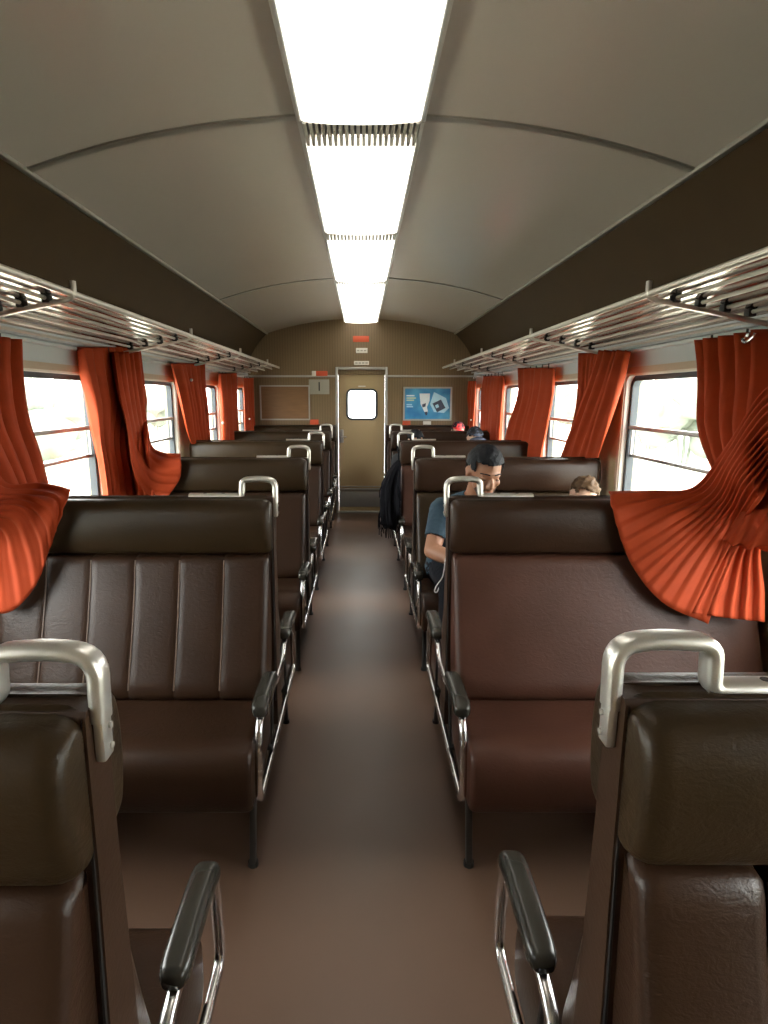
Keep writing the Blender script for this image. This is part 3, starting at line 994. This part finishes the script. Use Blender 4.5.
fan = [line((CX - .03, 1.98, 1.842), (CX - .03, 1.72, 1.842), (CX - .03, 1.50, 1.842)),
       line((CX - .045, 1.97, 1.66), (CX - .06, 1.77, 1.62), (CX - .05, 1.60, 1.55)),
       line(at_x(766, 388, 1.395), at_x(768, 425, 1.385), at_x(775, 480, 1.39)),
       line(at_x(727, 447, 1.33), at_x(742, 472, 1.30), at_x(760, 502, 1.32)),
       line(at_x(692, 487, 1.26), at_y(718, 500, yb - .10), at_y(744, 524, yb - .17)),
       line(at_y(652, 489.5, yb - .03), on_back(668, 520, .045), on_back(690, 552, .05), on_back(724, 574, .055)),
       line(at_y(609, 491, yb - .07), on_back(614, 515, .022), on_back(630, 562, .025), on_back(662, 602, .03), on_back(708, 624, .035))]
curtain_obj(1, [(rear, [.030, .032, .030, .024, .016], 15, .3),
                (tail, [.008, .008, .009, .009, .009], 5, 1.1),
                (fan, [.020, .020, .012, .0075, .0055, .0040, .0030], 12, 2.0)],
            'long orange curtain fanned out over the plain reddish bench back')
# chrome tie hook on that curtain pillar
hk = empty('tie_hook', (1.43, 2.22, 1.76), 'small chrome tie-back hook on the fanned orange curtain', 'hook')
p = at_x(752, 338, 1.43)
hk.location = (p.x, p.y, p.z - .03)
bm = NB(); tube(bm, catmull([(p.x + .03, p.y + .03, p.z + .012), (p.x - .015, p.y + .028, p.z), (p.x - .02, p.y, p.z - .016), (p.x - .015, p.y - .028, p.z), (p.x - .012, p.y - .034, p.z + .014)], 6), .0055, 8)
obj('hook_wire', bm, 'chrome', hk)
bm = NB(); ball(bm, (p.x + .005, p.y + .03, p.z + .012), .011, seg=10, rings=6); obj('hook_base', bm, 'chrome', hk)

# --- right, second: swept back and tucked behind the bench of the man
curtain_obj(1, [([at_ for at_ in wall_st(1, [(353, 580, 606), (400, 579, 597), (430, 572, 588), (452, 567, 578)])], [.022, .024, .020, .010], 6, .5),
                (wall_st(1, [(351, 600, 629, .02), (380, 592, 622, .05), (415, 577, 611, .06), (440, 566, 603, .06), (458, 559, 597, .05)]), [.026, .030, .026, .020, .014], 4.5, 1.7)],
            'orange curtain swept sideways behind the seated man\'s bench', button=at_x(598.5, 375, 1.425))
curtain_obj(1, [(wall_st(1, [(368, 518, 552), (395, 519, 549), (425, 510, 543), (446, 505, 539), (464, 502, 537)], .02), [.026, .034, .036, .034, .03], 5.5, 2.4)],
            'orange curtain flaring down, third pillar from the front on the poster side')
curtain_obj(1, [(wall_st(1, [(376, 484, 504), (395, 482, 503), (420, 482, 501), (446, 481, 499)], .02), [.028, .036, .036, .034], 5, 3.1)],
            'narrow straight orange curtain beside the dark-capped passenger')
curtain_obj(1, [(wall_st(1, [(381, 468, 476.5), (400, 466, 475.5), (436, 464.5, 473)], .02), [.016, .02, .02], 4, 4.0)],
            'orange curtain at the bulkhead corner beside the blue poster', button=at_x(471, 420, 1.42))

# --- left, first: draped over the channel-stitched bench
def on_backL(u, v, off=.02): return on_back(u, v, off)
rearL = [rail_st(-1, 2.62, 1.30),
         line((-CX, 2.60, 1.68), (-CX, 2.0, 1.68), (-CX, 1.32, 1.68)),
         line((-CX, 2.62, 1.50), (-CX, 2.0, 1.50), (-CX, 1.35, 1.50)),
         line((-CX + .03, 2.63, 1.36), (-CX + .04, 2.05, 1.35), (-CX, 1.4, 1.34)),
         line((-CX + .07, 2.62, 1.20), (-CX + .08, 2.1, 1.24), (-CX, 1.45, 1.24))]
fanL = [line((-CX + .03, 2.05, 1.842), (-CX + .03, 1.80, 1.842), (-CX + .03, 1.5, 1.842)),
        line((-CX + .05, 2.10, 1.62), (-CX + .06, 1.85, 1.60), (-CX + .05, 1.55, 1.56)),
        line((-CX + .07, 2.20, 1.40), (-CX + .09, 2.0, 1.38), (-CX + .07, 1.65, 1.34)),
        line((-CX + .13, 2.22, 1.275), (-CX + .15, 2.10, 1.26), (-CX + .08, 1.80, 1.16)),
        line(at_y(38, 484, yb + .02), on_back(14, 512, .075), on_back(-14, 540, .085)),
        line(at_y(56, 486, yb - .02), on_back(52, 506, .055), on_back(34, 540, .055), on_back(-10, 580, .06)),
        line(at_y(71, 490, yb - .05), on_back(64, 508, .042), on_back(50, 548, .040), on_back(36, 585, .035), on_back(12, 611, .035), on_back(-14, 612, .035))]
curtain_obj(-1, [(rearL, [.030, .032, .030, .024, .016], 14, .9), (fanL, [.02, .02, .014, .009, .006, .004, .003], 8, 2.6)],
            'orange curtain draped over the window end of the channel-stitched bench')
# --- left, second: tail lying over the next bench
y2 = Y[2]
def on2(u, v, off=.02):
    return at_y(u, v, y2 - .10 - off)
mainL2 = wall_st(-1, [(347, 137, 82), (375, 139, 86), (405, 143, 92)], .0)
for v_, ua_, um_, ub_ in ((440, 148, 122, 97), (470, 152, 127, 102), (500, 156, 131, 106)):
    mainL2.append(line(at_y(ua_, v_, y2 - .15), at_x(um_, v_, -CX + .05), at_x(ub_, v_, -CX)))
tailL2 = [wall_st(-1, [(352, 137, 112, .05)])[0], wall_st(-1, [(390, 142, 118, .085)])[0], wall_st(-1, [(425, 147, 126, .115)])[0],
          line(at_x(152, 446, -1.345), at_x(145, 458, -1.315), at_x(134, 474, -1.32)),
          line(at_y(166, 453, y2 - .05), on2(160, 470, .07), on2(148, 494, .075)),
          line(at_y(180.5, 454, y2 - .06), on2(181, 462, .045), on2(180, 478, .04), on2(168, 497, .045))]
curtain_obj(-1, [(mainL2, [.026, .032, .032, .026, .022, .02], 8, .2), (tailL2, [.018, .014, .006, .004, .003, .003], 5, 1.4)],
            'orange curtain with its tail lying on the dark bench behind the channel-stitched one', button=at_x(123, 371, -1.44))
curtain_obj(-1, [(wall_st(-1, [(363, 203, 172), (385, 203, 178), (410, 206, 184), (430, 208, 188), (444, 210, 192)], .02), [.026, .030, .028, .020, .014], 6, 2.2)],
            'orange curtain swept diagonally, third pillar from the front on the wooden board side', button=at_x(191.5, 380, -1.43))
curtain_obj(-1, [(wall_st(-1, [(373, 235, 217.5), (395, 235, 219), (420, 236, 221), (446, 238, 222)], .02), [.028, .036, .034, .03], 4.5, 3.3)],
            'straight pleated orange curtain, fourth pillar on the wooden board side', button=at_x(223, 423, -1.42))
curtain_obj(-1, [(wall_st(-1, [(378, 252.6, 244), (400, 253, 245), (436, 254.5, 246)], .02), [.016, .02, .02], 4, 4.4)],
            'orange curtain at the bulkhead corner beside the wooden board', button=at_x(249.5, 419, -1.42))

# ------------------------------------------------------------------ people
M['skin_tan'] = mat('skin_tan', (.36, .17, .095), .5, noise_amt=.10, noise_scale=12)
M['skin_fair'] = mat('skin_fair', (.62, .38, .27), .5, noise_amt=.08, noise_scale=12)
M['hair_black'] = mat('hair_black', (.010, .011, .014), .65, spec=.2, noise_amt=.5, noise_scale=60, bump=.9, bump_scale=110)
M['hair_brown'] = mat('hair_brown', (.085, .046, .020), .6, noise_amt=.6, noise_scale=40, spec=.25, bump=.8, bump_scale=120)
M['beard'] = mat('beard_stubble', (.10, .050, .030), .6, noise_amt=.3, noise_scale=80)
M['lip'] = mat('lips', (.30, .11, .08), .45, noise_amt=.1)
M['shirt_blue'] = mat('blue_tshirt', (.020, .050, .076), .8, noise_amt=.15, noise_scale=9, bump=.25, bump_scale=25)
M['shirt_grey'] = mat('grey_top', (.20, .20, .21), .8, noise_amt=.15, noise_scale=9, bump=.2, bump_scale=25)
M['shirt_dark'] = mat('dark_top', (.03, .03, .035), .8, noise_amt=.15, noise_scale=9, bump=.2, bump_scale=25)
M['trousers'] = mat('dark_trousers', (.008, .009, .013), .85, spec=.2, noise_amt=.2, noise_scale=9, bump=.2, bump_scale=25)
M['shoe'] = mat('dark_shoe', (.02, .018, .016), .5, noise_amt=.2)
M['cap_red'] = mat('red_cap_cloth', (.62, .03, .035), .75, noise_amt=.12, noise_scale=20)
M['cap_navy'] = mat('navy_cap_cloth', (.035, .045, .075), .75, noise_amt=.12, noise_scale=20)
M['phone'] = mat('phone_glass', (.01, .01, .012), .15, noise_amt=.1)
M['cord'] = mat('white_cord', (.75, .75, .75), .5, noise_amt=.05)

def make_person(root, S, pelvis, chest, neck, headc, head_rot, arms, knees, feet, skin, shirt, voxel=.008, hair='hair_black', cap=None, beard=False, face=True, sleeve=.72, hair_long=False, hair_rough=.006):
    """one continuous body grown from tapered limbs and fused; hair and clothes are children.
    S: size factor; joints are world points; arms: [(shoulder, elbow, wrist, finger_dir)]"""
    V_ = Vector
    bones = []
    def bone(lab, p0, r0, p1, r1): bones.append((lab, V_(p0), r0 * S, V_(p1), r1 * S))
    pelvis, chest, neck, headc = map(V_, (pelvis, chest, neck, headc))
    mid = pelvis.lerp(chest, .5)
    side_ax = V_((1, 0, 0))
    hipL, hipR = pelvis - side_ax * .09 * S, pelvis + side_ax * .09 * S
    bone('torso', hipL, .105, hipR, .105)
    bone('torso', pelvis, .13, mid, .125)
    bone('torso', mid - side_ax * .045 * S, .115, chest - side_ax * .07 * S, .115)
    bone('torso', mid + side_ax * .045 * S, .115, chest + side_ax * .07 * S, .115)
    for sh, el, wr, fd in arms:
        sh = V_(sh)
        bone('torso', chest + V_((0, 0, .05 * S)), .095, sh.lerp(chest, .25), .075)
        bone('torso', neck - V_((0, 0, .03 * S)), .058, sh.lerp(neck, .25), .05)
    bone('neck', chest + V_((0, 0, .06 * S)), .07, neck, .056)
    bone('neck', neck, .056, headc + head_rot @ V_((0, .025, -.05)) * S, .054)
    for sh, el, wr, fd in arms:
        sh, el, wr, fd = V_(sh), V_(el), V_(wr), V_(fd).normalized()
        bone('upper_arm', sh, .060, sh.lerp(el, .5), .050)
        bone('upper_arm', sh.lerp(el, .5), .050, el, .041)
        bone('forearm', el, .041, el.lerp(wr, .35), .041)
        bone('forearm', el.lerp(wr, .35), .041, wr, .027)
        sidev = fd.cross(V_((0, 0, 1))).normalized()
        palm = wr + fd * .075 * S
        for o_ in (-.026, -.009, .009, .026):
            bone('hand', wr + sidev * o_ * .7 * S, .017, palm + sidev * o_ * S, .013)
        dn = fd.cross(sidev)
        if dn.z > 0: dn = -dn
        for o_, l_ in ((-.030, .058), (-.010, .072), (.010, .078), (.030, .068)):
            k0 = palm + sidev * o_ * S
            k1 = k0 + (fd * .8 + dn * .5).normalized() * l_ * .55 * S
            k2 = k1 + (fd * .25 + dn * .9).normalized() * l_ * .5 * S
            bone('hand', k0, .0095, k1, .0088); bone('hand', k1, .0088, k2, .0078)
        tb = wr + sidev * .03 * S + fd * .02 * S
        t1 = tb + (sidev * .7 + fd * .7).normalized() * .042 * S
        bone('hand', tb, .013, t1, .0105); bone('hand', t1, .0105, t1 + (fd * .9 + dn * .3).normalized() * .032 * S, .0088)
    for hip, kn, ft_ in zip((hipL, hipR), knees, feet):
        kn, ft_ = V_(kn), V_(ft_)
        bone('leg', hip, .090, kn, .060)
        bone('leg', kn, .058, kn.lerp(ft_, .35), .054)
        bone('leg', kn.lerp(ft_, .35), .054, ft_, .038)
        toe = V_((ft_.x, ft_.y - .13 * S, .035 * S))
        bone('foot', V_((ft_.x, ft_.y + .02 * S, .045 * S)), .040, toe, .032)
    bm = NB()
    for lab, p0, r0, p1, r1 in bones:
        q = 14 if r0 > .03 else 8
        ball(bm, p0, r0, seg=q, rings=q // 2 + 1); ball(bm, p1, r1, seg=q, rings=q // 2 + 1)
        if (p1 - p0).length > 1e-4: cyl(bm, p0, p1, r0, r1, n=q)
    # head: skull, jaw, brow, nose, ears, lips
    H = lambda p: headc + head_rot @ (V_(p) * S)
    def hb(c, rad): ball(bm, H(c), [r_ * S for r_ in rad], rot=head_rot, seg=20, rings=14)
    hb((0, .012, .030), (.076, .096, .092))
    hb((0, -.022, -.030), (.061, .072, .078))
    hb((0, -.048, -.078), (.040, .040, .036))
    hb((0, -.074, .016), (.050, .020, .016))
    hb((.036, -.066, -.022), (.022, .022, .020)); hb((-.036, -.066, -.022), (.022, .022, .020))
    hb((0, -.094, -.022), (.0125, .020, .026)); hb((0, -.104, -.036), (.0145, .014, .011))
    hb((.012, -.097, -.038), (.009, .010, .008)); hb((-.012, -.097, -.038), (.009, .010, .008))
    hb((0, -.088, -.062), (.024, .010, .007)); hb((0, -.086, -.072), (.021, .010, .007))
    for s_ in (-1, 1):
        hb((s_ * .078, .012, -.012), (.010, .020, .033)); hb((s_ * .084, .020, .004), (.007, .016, .017))
    me = bpy.data.meshes.new('body_tmp'); bm.to_mesh(me); bm.free()
    o = bpy.data.objects.new('body_tmp', me); C.objects.link(o)
    rm = o.modifiers.new('fuse', 'REMESH'); rm.mode = 'VOXEL'; rm.voxel_size = voxel
    sm = o.modifiers.new('relax', 'SMOOTH'); sm.factor = .5; sm.iterations = 3
    bpy.context.view_layer.update()
    dg = bpy.context.evaluated_depsgraph_get()
    me2 = bpy.data.meshes.new_from_object(o.evaluated_get(dg))
    bpy.data.objects.remove(o); bpy.data.meshes.remove(me)
    src = NB(); src.from_mesh(me2); bpy.data.meshes.remove(me2)
    src.normal_update()
    inv = head_rot.inverted()
    lab_v = []
    co = np.array([v.co[:] for v in src.verts])
    bestv = np.full(len(co), 1e9); besti = np.zeros(len(co), int)
    for bi_, (lab, p0, r0, p1, r1) in enumerate(bones):
        a_, d_ = np.array(p0[:]), np.array((p1 - p0)[:])
        l2 = float(d_ @ d_)
        t_ = np.zeros(len(co)) if l2 < 1e-9 else np.clip((co - a_) @ d_ / l2, 0, 1)
        q = np.linalg.norm(co - (a_ + t_[:, None] * d_), axis=1) - (r0 + (r1 - r0) * t_)
        up_ = q < bestv
        bestv[up_] = q[up_]; besti[up_] = bi_
    for vi, v in enumerate(src.verts):
        best, bl = bestv[vi], bones[besti[vi]][0]
        hl = inv @ (v.co - headc) / S
        if hl.length < .145 and best > .004: bl = 'head'
        elif hl.z > -.03 and hl.length < .14: bl = 'head'
        lab_v.append((bl, hl))
    for i, v in enumerate(src.verts): v.index = i
    def patch(name, m, test, off, parent, thick=0, rough=0):
        vm = {}
        bm = NB()
        for f in src.faces:
            if all(test(lab_v[v.index], v.co) for v in f.verts):
                ids = []
                for v in f.verts:
                    if v.index not in vm:
                        oo = off
                        if rough: oo += rough * (noise.noise(v.co * 55) * .7 + noise.noise(v.co * 120) * .5)
                        vm[v.index] = bm.verts.new(v.co + v.normal * oo)
                    ids.append(vm[v.index])
                bm.faces.new(ids)
        if not bm.faces:
            bm.free(); return None
        ob = obj(name, bm, m, parent, angle=180)
        if thick:
            md = ob.modifiers.new('thickness', 'SOLIDIFY'); md.thickness = thick; md.offset = -1
        return ob
    elb = [(V_(a[0]), V_(a[1])) for a in arms]
    def in_sleeve(L, co):
        if L[0] == 'torso': return True
        if L[0] == 'neck': return co.z < neck.z - .035 * S
        if L[0] == 'upper_arm':
            for s0, e0 in elb:
                d = e0 - s0
                if ((s0 + d * .5) - co).length < d.length * .75:
                    return (co - s0).dot(d) / d.length_squared < sleeve
        if L[0] == 'forearm' and sleeve > 1: return True
        return False
    zt = pelvis.z + .02 * S
    def wear_shirt(L, co): return in_sleeve(L, co) and (L[0] != 'torso' or co.z > zt - .06 * S)
    def wear_trousers(L, co): return L[0] == 'leg' or (L[0] == 'torso' and co.z < zt + .02 * S)
    body = NB()
    body.from_mesh(bpy.data.meshes.new('x')) if False else None
    vmap = {}
    for f in src.faces:
        ids = []
        for v in f.verts:
            if v.index not in vmap: vmap[v.index] = body.verts.new(v.co)
            ids.append(vmap[v.index])
        body.faces.new(ids)
    b_o = obj('body', body, skin, root, angle=180)
    patch('shirt', shirt, wear_shirt, .010 * S, root, .006, .004)
    patch('trousers', 'trousers', wear_trousers, .010 * S, root, .006, .003)
    patch('shoe', 'shoe', lambda L, co: L[0] == 'foot', .006 * S, root, .004)
    def hair_t(L, co):
        if L[0] not in ('head', 'neck'): return False
        h = L[1]
        line_ = .062 if h.y < -.03 else (.062 - (h.y + .03) * 1.25 if h.y < .05 else -.060)
        if abs(h.x) > .060 and h.y < -.01: line_ = min(line_, .02) if h.y > -.045 else line_
        if hair_long and h.y > -.02: line_ = -.11
        if abs(h.x) > .0715 and -.018 < h.y < .04 and h.z < .026: return False
        return h.z > line_
    if hair: patch('hair', hair, hair_t, .013 * S, root, .004, hair_rough)
    if beard:
        def bt(L, co):
            h = L[1]
            return L[0] in ('head', 'neck') and h.y < -.030 and -.125 < h.z < -.050 and abs(h.x) < .052 and not (abs(h.x) < .020 and -.078 < h.z < -.058)
        patch('beard', 'beard', bt, .0035 * S, root)
    if face:
        for s_ in (-1, 1):
            bm = NB(); tube(bm, [H((s_ * (.012 + .010 * i), -.092 + .0035 * i * i * .45, .022 + .003 * math.sin(i * .9))) for i in range(5)], .0030 * S, 6)
            obj('eyebrow', bm, hair or 'hair_black', b_o)
            bm = NB(); ball(bm, H((s_ * .031, -.074, -.001)), [.0145 * S, .010 * S, .0085 * S], rot=head_rot, seg=12, rings=8)
            obj('eyelid', bm, skin, b_o)
            bm = NB(); tube(bm, [H((s_ * (.019 + .006 * i), -.084 + .0012 * (i - 2) ** 2, -.006 - .001 * (2 - abs(i - 2)))) for i in range(5)], .0011 * S, 5)
            obj('lashes', bm, 'hair_black', b_o)
        bm = NB(); ball(bm, H((0, -.096, -.067)), [.019 * S, .004 * S, .006 * S], rot=head_rot, seg=12, rings=8)
        obj('lips', bm, 'lip', b_o)
    if cap:
        def ct(L, co): return L[0] == 'head' and L[1].z > .040 + .1 * max(0, -L[1].y - .05) * 0
        cp = patch('cap', cap, ct, .012 * S, root, .004)
        bm = NB()
        rows = []
        for j in range(4):
            rr = .098 + .022 * j
            rows.append([H((rr * math.sin(R(a)) * (.86 if j < 3 else .78), -rr * math.cos(R(a)) * 1.0 - .004 * j, .046 - .006 * j - .00001 * a * a)) for a in range(-60, 61, 10)])
        vv = [[bm.verts.new(p) for p in r_] for r_ in rows]
        for a, b in zip(vv, vv[1:]):
            for i in range(len(a) - 1): bm.faces.new((a[i], a[i + 1], b[i + 1], b[i]))
        solid(obj('cap_peak', bm, cap, cp, angle=180), .004)
    src.free()
    return b_o

def sit(root, S, x, yback, head_xyz, pitch, yaw, roll, skin, shirt, **kw):
    """ordinary seated pose facing the camera end; lap-resting hands"""
    pel = Vector((x, yback - .17 * S, .50 + .115 * S))
    hd = Vector(head_xyz)
    rot = (Matrix.Rotation(R(yaw), 3, 'Z') @ Matrix.Rotation(R(roll), 3, 'Y') @ Matrix.Rotation(R(pitch), 3, 'X'))
    nk = hd + rot @ Vector((0, .035, -.10)) * S + Vector((0, .02, -.03)) * S
    ch = Vector((x * .6 + nk.x * .4, nk.y + .06 * S, nk.z - .19 * S))
    sh = [Vector((ch.x - .185 * S, ch.y, ch.z + .09 * S)), Vector((ch.x + .185 * S, ch.y, ch.z + .09 * S))]
    el = [sh[0] + Vector((-.06, -.06, -.27)) * S, sh[1] + Vector((.06, -.06, -.27)) * S]
    wr = [Vector((x - .05 * S, pel.y - .25 * S, pel.z + .14 * S)), Vector((x + .06 * S, pel.y - .25 * S, pel.z + .14 * S))]
    arms = [(sh[0], el[0], wr[0], (.5, -.8, -.1)), (sh[1], el[1], wr[1], (-.5, -.8, -.1))]
    kn = [Vector((x - .12 * S, pel.y - .42 * S, pel.z - .01)), Vector((x + .12 * S, pel.y - .42 * S, pel.z - .01))]
    ft = [Vector((k.x, k.y + .02, .09 * S)) for k in kn]
    return make_person(root, S, pel, ch, nk, hd, rot, arms, kn, ft, skin, shirt, **kw)

# the man reading on the second bench
def Rz(p, y, r): return (Matrix.Rotation(R(y), 3, 'Z') @ Matrix.Rotation(R(r), 3, 'Y') @ Matrix.Rotation(R(p), 3, 'X'))
man = empty('person', (.62, 3.4, 0), 'man in blue t-shirt looking down at his lap on the brown bench', 'person', None)
hr = Rz(17, 12, 3)
hc = at_y(484.5, 472, 3.14)
make_person(man, 1.10, (.60, 3.36, .62), (.625, 3.34, .91), hc + Vector((-.02, .10, -.14)), hc, hr,
            [((.465, 3.31, .965), at_y(432, 551, 3.17), at_y(462, 563, 2.98), (.75, -.55, .1)),
             ((.81, 3.31, .965), (.90, 3.18, .76), (.74, 3.00, .745), (-.75, -.55, .1))],
            [(.48, 2.96, .62), (.74, 2.96, .62)], [(.48, 2.98, .10), (.74, 2.98, .10)],
            'skin_tan', 'shirt_blue', voxel=.0065, beard=True, sleeve=.70)
# phone held in his hands
ph = empty('smartphone', (.66, 2.90, .73), 'black smartphone held in the lap of the man in blue', 'phone')
bm = NB(); box(bm, -.038, .038, -.004, .004, -.075, .075, .004)
bm.transform(Matrix.Translation((.63, 2.905, .775)) @ Matrix.Rotation(R(-55), 4, 'X')); obj('case', bm, 'phone', ph)
bm = NB(); box(bm, -.034, .034, .0042, .0050, -.068, .068)
bm.transform(Matrix.Translation((.63, 2.905, .775)) @ Matrix.Rotation(R(-55), 4, 'X')); obj('screen', bm, 'ink', ph)
bm = NB()
tube(bm, catmull([at_y(446, 556, 2.98), at_y(444, 570, 2.97), at_y(442, 578, 2.96), at_y(437, 585, 2.95), at_y(434.5, 591, 2.95), at_y(437, 592, 2.95), at_y(440, 586, 2.96), at_y(444, 582, 2.97), at_y(452, 578, 2.98)], 5), .0035, 6)
tag(obj('earphone_cord', bm, 'cord'), 'thin white earphone cord dangling from the lap of the man in blue', 'cord')

# child leaning at the window on the same bench
kid = empty('person', (1.27, 3.45, 0), 'fair-haired child slumped by the window beside the man in blue', 'person')
kc = at_y(583, 496, 3.36)
sit(kid, .86, 1.22, 3.62, kc, 18, 6, 16, 'skin_fair', 'shirt_grey', hair='hair_brown', hair_rough=.016, voxel=.009, sleeve=1.2)
# far passengers on the later benches
pA = empty('person', (.58, 6.45, 0), 'dark-haired passenger low behind the bench with the black jacket', 'person')
sit(pA, .98, .60, Y[4] - .13, at_y(415.5, 441.5, 6.40), 20, 18, 0, 'skin_fair', 'shirt_dark', hair='hair_black', voxel=.013, sleeve=1.2)
pB = empty('person', (1.2, 6.45, 0), 'passenger in navy cap by the window, next bench to the bulkhead bench', 'person')
sit(pB, .98, 1.17, Y[4] - .13, at_y(475, 438.5, 6.38), 12, 12, 0, 'skin_fair', 'shirt_dark', hair='hair_black', cap='cap_navy', voxel=.013, sleeve=1.2)
pC = empty('person', (1.2, 7.75, 0), 'passenger in red cap on the bench below the blue poster', 'person')
sit(pC, .98, 1.15, YE - .18, at_y(458, 431.5, 7.72), 10, 0, 0, 'skin_fair', 'shirt_grey', hair='hair_black', cap='cap_red', voxel=.013, sleeve=1.2)

# ------------------------------------------------------------------ black fringed jacket hanging at an aisle end
M['jacket'] = mat('black_jacket_cloth', (.006, .006, .008), .95, spec=.1, noise_amt=.3, noise_scale=20, bump=.3, bump_scale=40)
yj = Y[3] - .02
jk = empty('jacket', (.25, yj, .5), 'black fringed jacket hanging into the aisle from a bench end', 'jacket')
bm = NB()
rings = []
for z, xc, rx, ry in ((1.06, .318, .012, .05), (1.03, .305, .030, .09), (.96, .275, .052, .13), (.86, .250, .072, .15), (.75, .245, .078, .155), (.64, .245, .075, .16), (.55, .250, .068, .16), (.50, .255, .055, .15)):
    ring = []
    for i in range(40):
        a = 2 * math.pi * i / 40
        f = 1 + .13 * math.sin(7 * a + z * 3) + .07 * math.sin(13 * a - z * 9)
        ring.append(bm.verts.new((xc + rx * f * math.cos(a), yj - .22 + ry * f * math.sin(a), z + .012 * math.sin(3 * a + 1))))
    rings.append(ring)
for a, b in zip(rings, rings[1:]):
    for i in range(40): bm.faces.new((a[i], a[(i + 1) % 40], b[(i + 1) % 40], b[i]))
bm.faces.new(rings[0]); bm.faces.new(rings[-1])
obj('jacket_cloth', bm, 'jacket', jk, angle=180)
bm = NB()
tube(bm, catmull([(.322, yj - .22, 1.05), (.325, yj - .10, 1.12), (.322, yj - .03, 1.165), (.318, yj, 1.17)], 5), .008, 8)
obj('hanging_loop', bm, 'jacket', jk)
rnd = random.Random(3)
for i in range(46):
    a = rnd.uniform(0, 2 * math.pi)
    z = rnd.uniform(.5, .92)
    rx = .070 if z < .88 else .06
    p0 = Vector((.248 + rx * math.cos(a), yj - .22 + .15 * math.sin(a), z))
    L = rnd.uniform(.10, .20)
    p2 = p0 + Vector((rnd.uniform(-.02, .02) + .018 * math.cos(a), rnd.uniform(-.02, .02), -L))
    p2.z = max(p2.z, .43)
    bm = NB(); tube(bm, [p0, p0.lerp(p2, .5) + Vector((.012 * math.cos(a), .0, 0)), p2], .0042, 5)
    obj('fringe', bm, 'jacket', jk)

# ------------------------------------------------------------------ outside the windows
bm = NB()
n_ = 40
for s in (-1, 1):
    g = []
    for i in range(n_ + 1):
        row = []
        for j in range(13):
            x = s * (2.5 + j * j * .45)
            y = -60 + 150 * i / n_
            z = -1.3 + max(0, j - 5) * .55 + .35 * noise.noise(Vector((x * .12, y * .12, 3)))
            row.append(bm.verts.new((x, y, z)))
        g.append(row)
    for i in range(n_):
        for j in range(12): bm.faces.new((g[i][j], g[i + 1][j], g[i + 1][j + 1], g[i][j + 1]))
gm = tag(obj('ground', bm, 'grass', angle=180), kind='structure')

M['bush'] = mat('hazy_foliage', (0.155, 0.175, 0.145), 0.9, noise_amt=0.2, noise_scale=0.9)
bushes = [(1, 655, 14.0, 1.9, 'first pale hazy bush beyond the window next to the fanned curtain'),
          (1, 690, 12.0, 1.6, 'low pale bush nearest the fanned curtain, outside its window'),
          (1, 565, 15.0, 1.5, 'pale hazy bush outside the window beside the swept curtain'),
          (-1, 40, 13.0, 1.8, 'pale hazy bush outside the window beside the channel-stitched bench'),
          (-1, 155, 15.0, 1.6, 'pale hazy bush outside the second window on the wooden board side')]
for k, (sd, u, X_, r_, lab) in enumerate(bushes):
    p = at_x(u, 392, sd * X_)
    t = empty('bush', (p.x, p.y, -.6), lab, 'bush', 'hazy bushes outside')
    bm = NB()
    for q in range(9):
        a = q * 2.4 + k
        ball(bm, (p.x + r_ * .55 * math.cos(a) * (q > 0), p.y + r_ * .7 * math.sin(a) * (q > 0), 1.0 + .42 * r_ * math.sin(q * 1.7 + k)), r_ * (.62 - .03 * q), seg=20, rings=14)
    for v in bm.verts:
        v.co += Vector((noise.noise(v.co * 1.7), noise.noise(v.co * 1.7 + Vector((9, 0, 0))), noise.noise(v.co * 1.7 + Vector((0, 9, 0))))) * .35
    obj('foliage', bm, 'bush', t, angle=180)
    for q in range(3):
        bm = NB(); cyl(bm, (p.x + .15 * (q - 1), p.y, -.9), (p.x + .4 * (q - 1), p.y + .1 * q, 1.0), .07, .04, n=8)
        obj('stem', bm, 'bush', t)
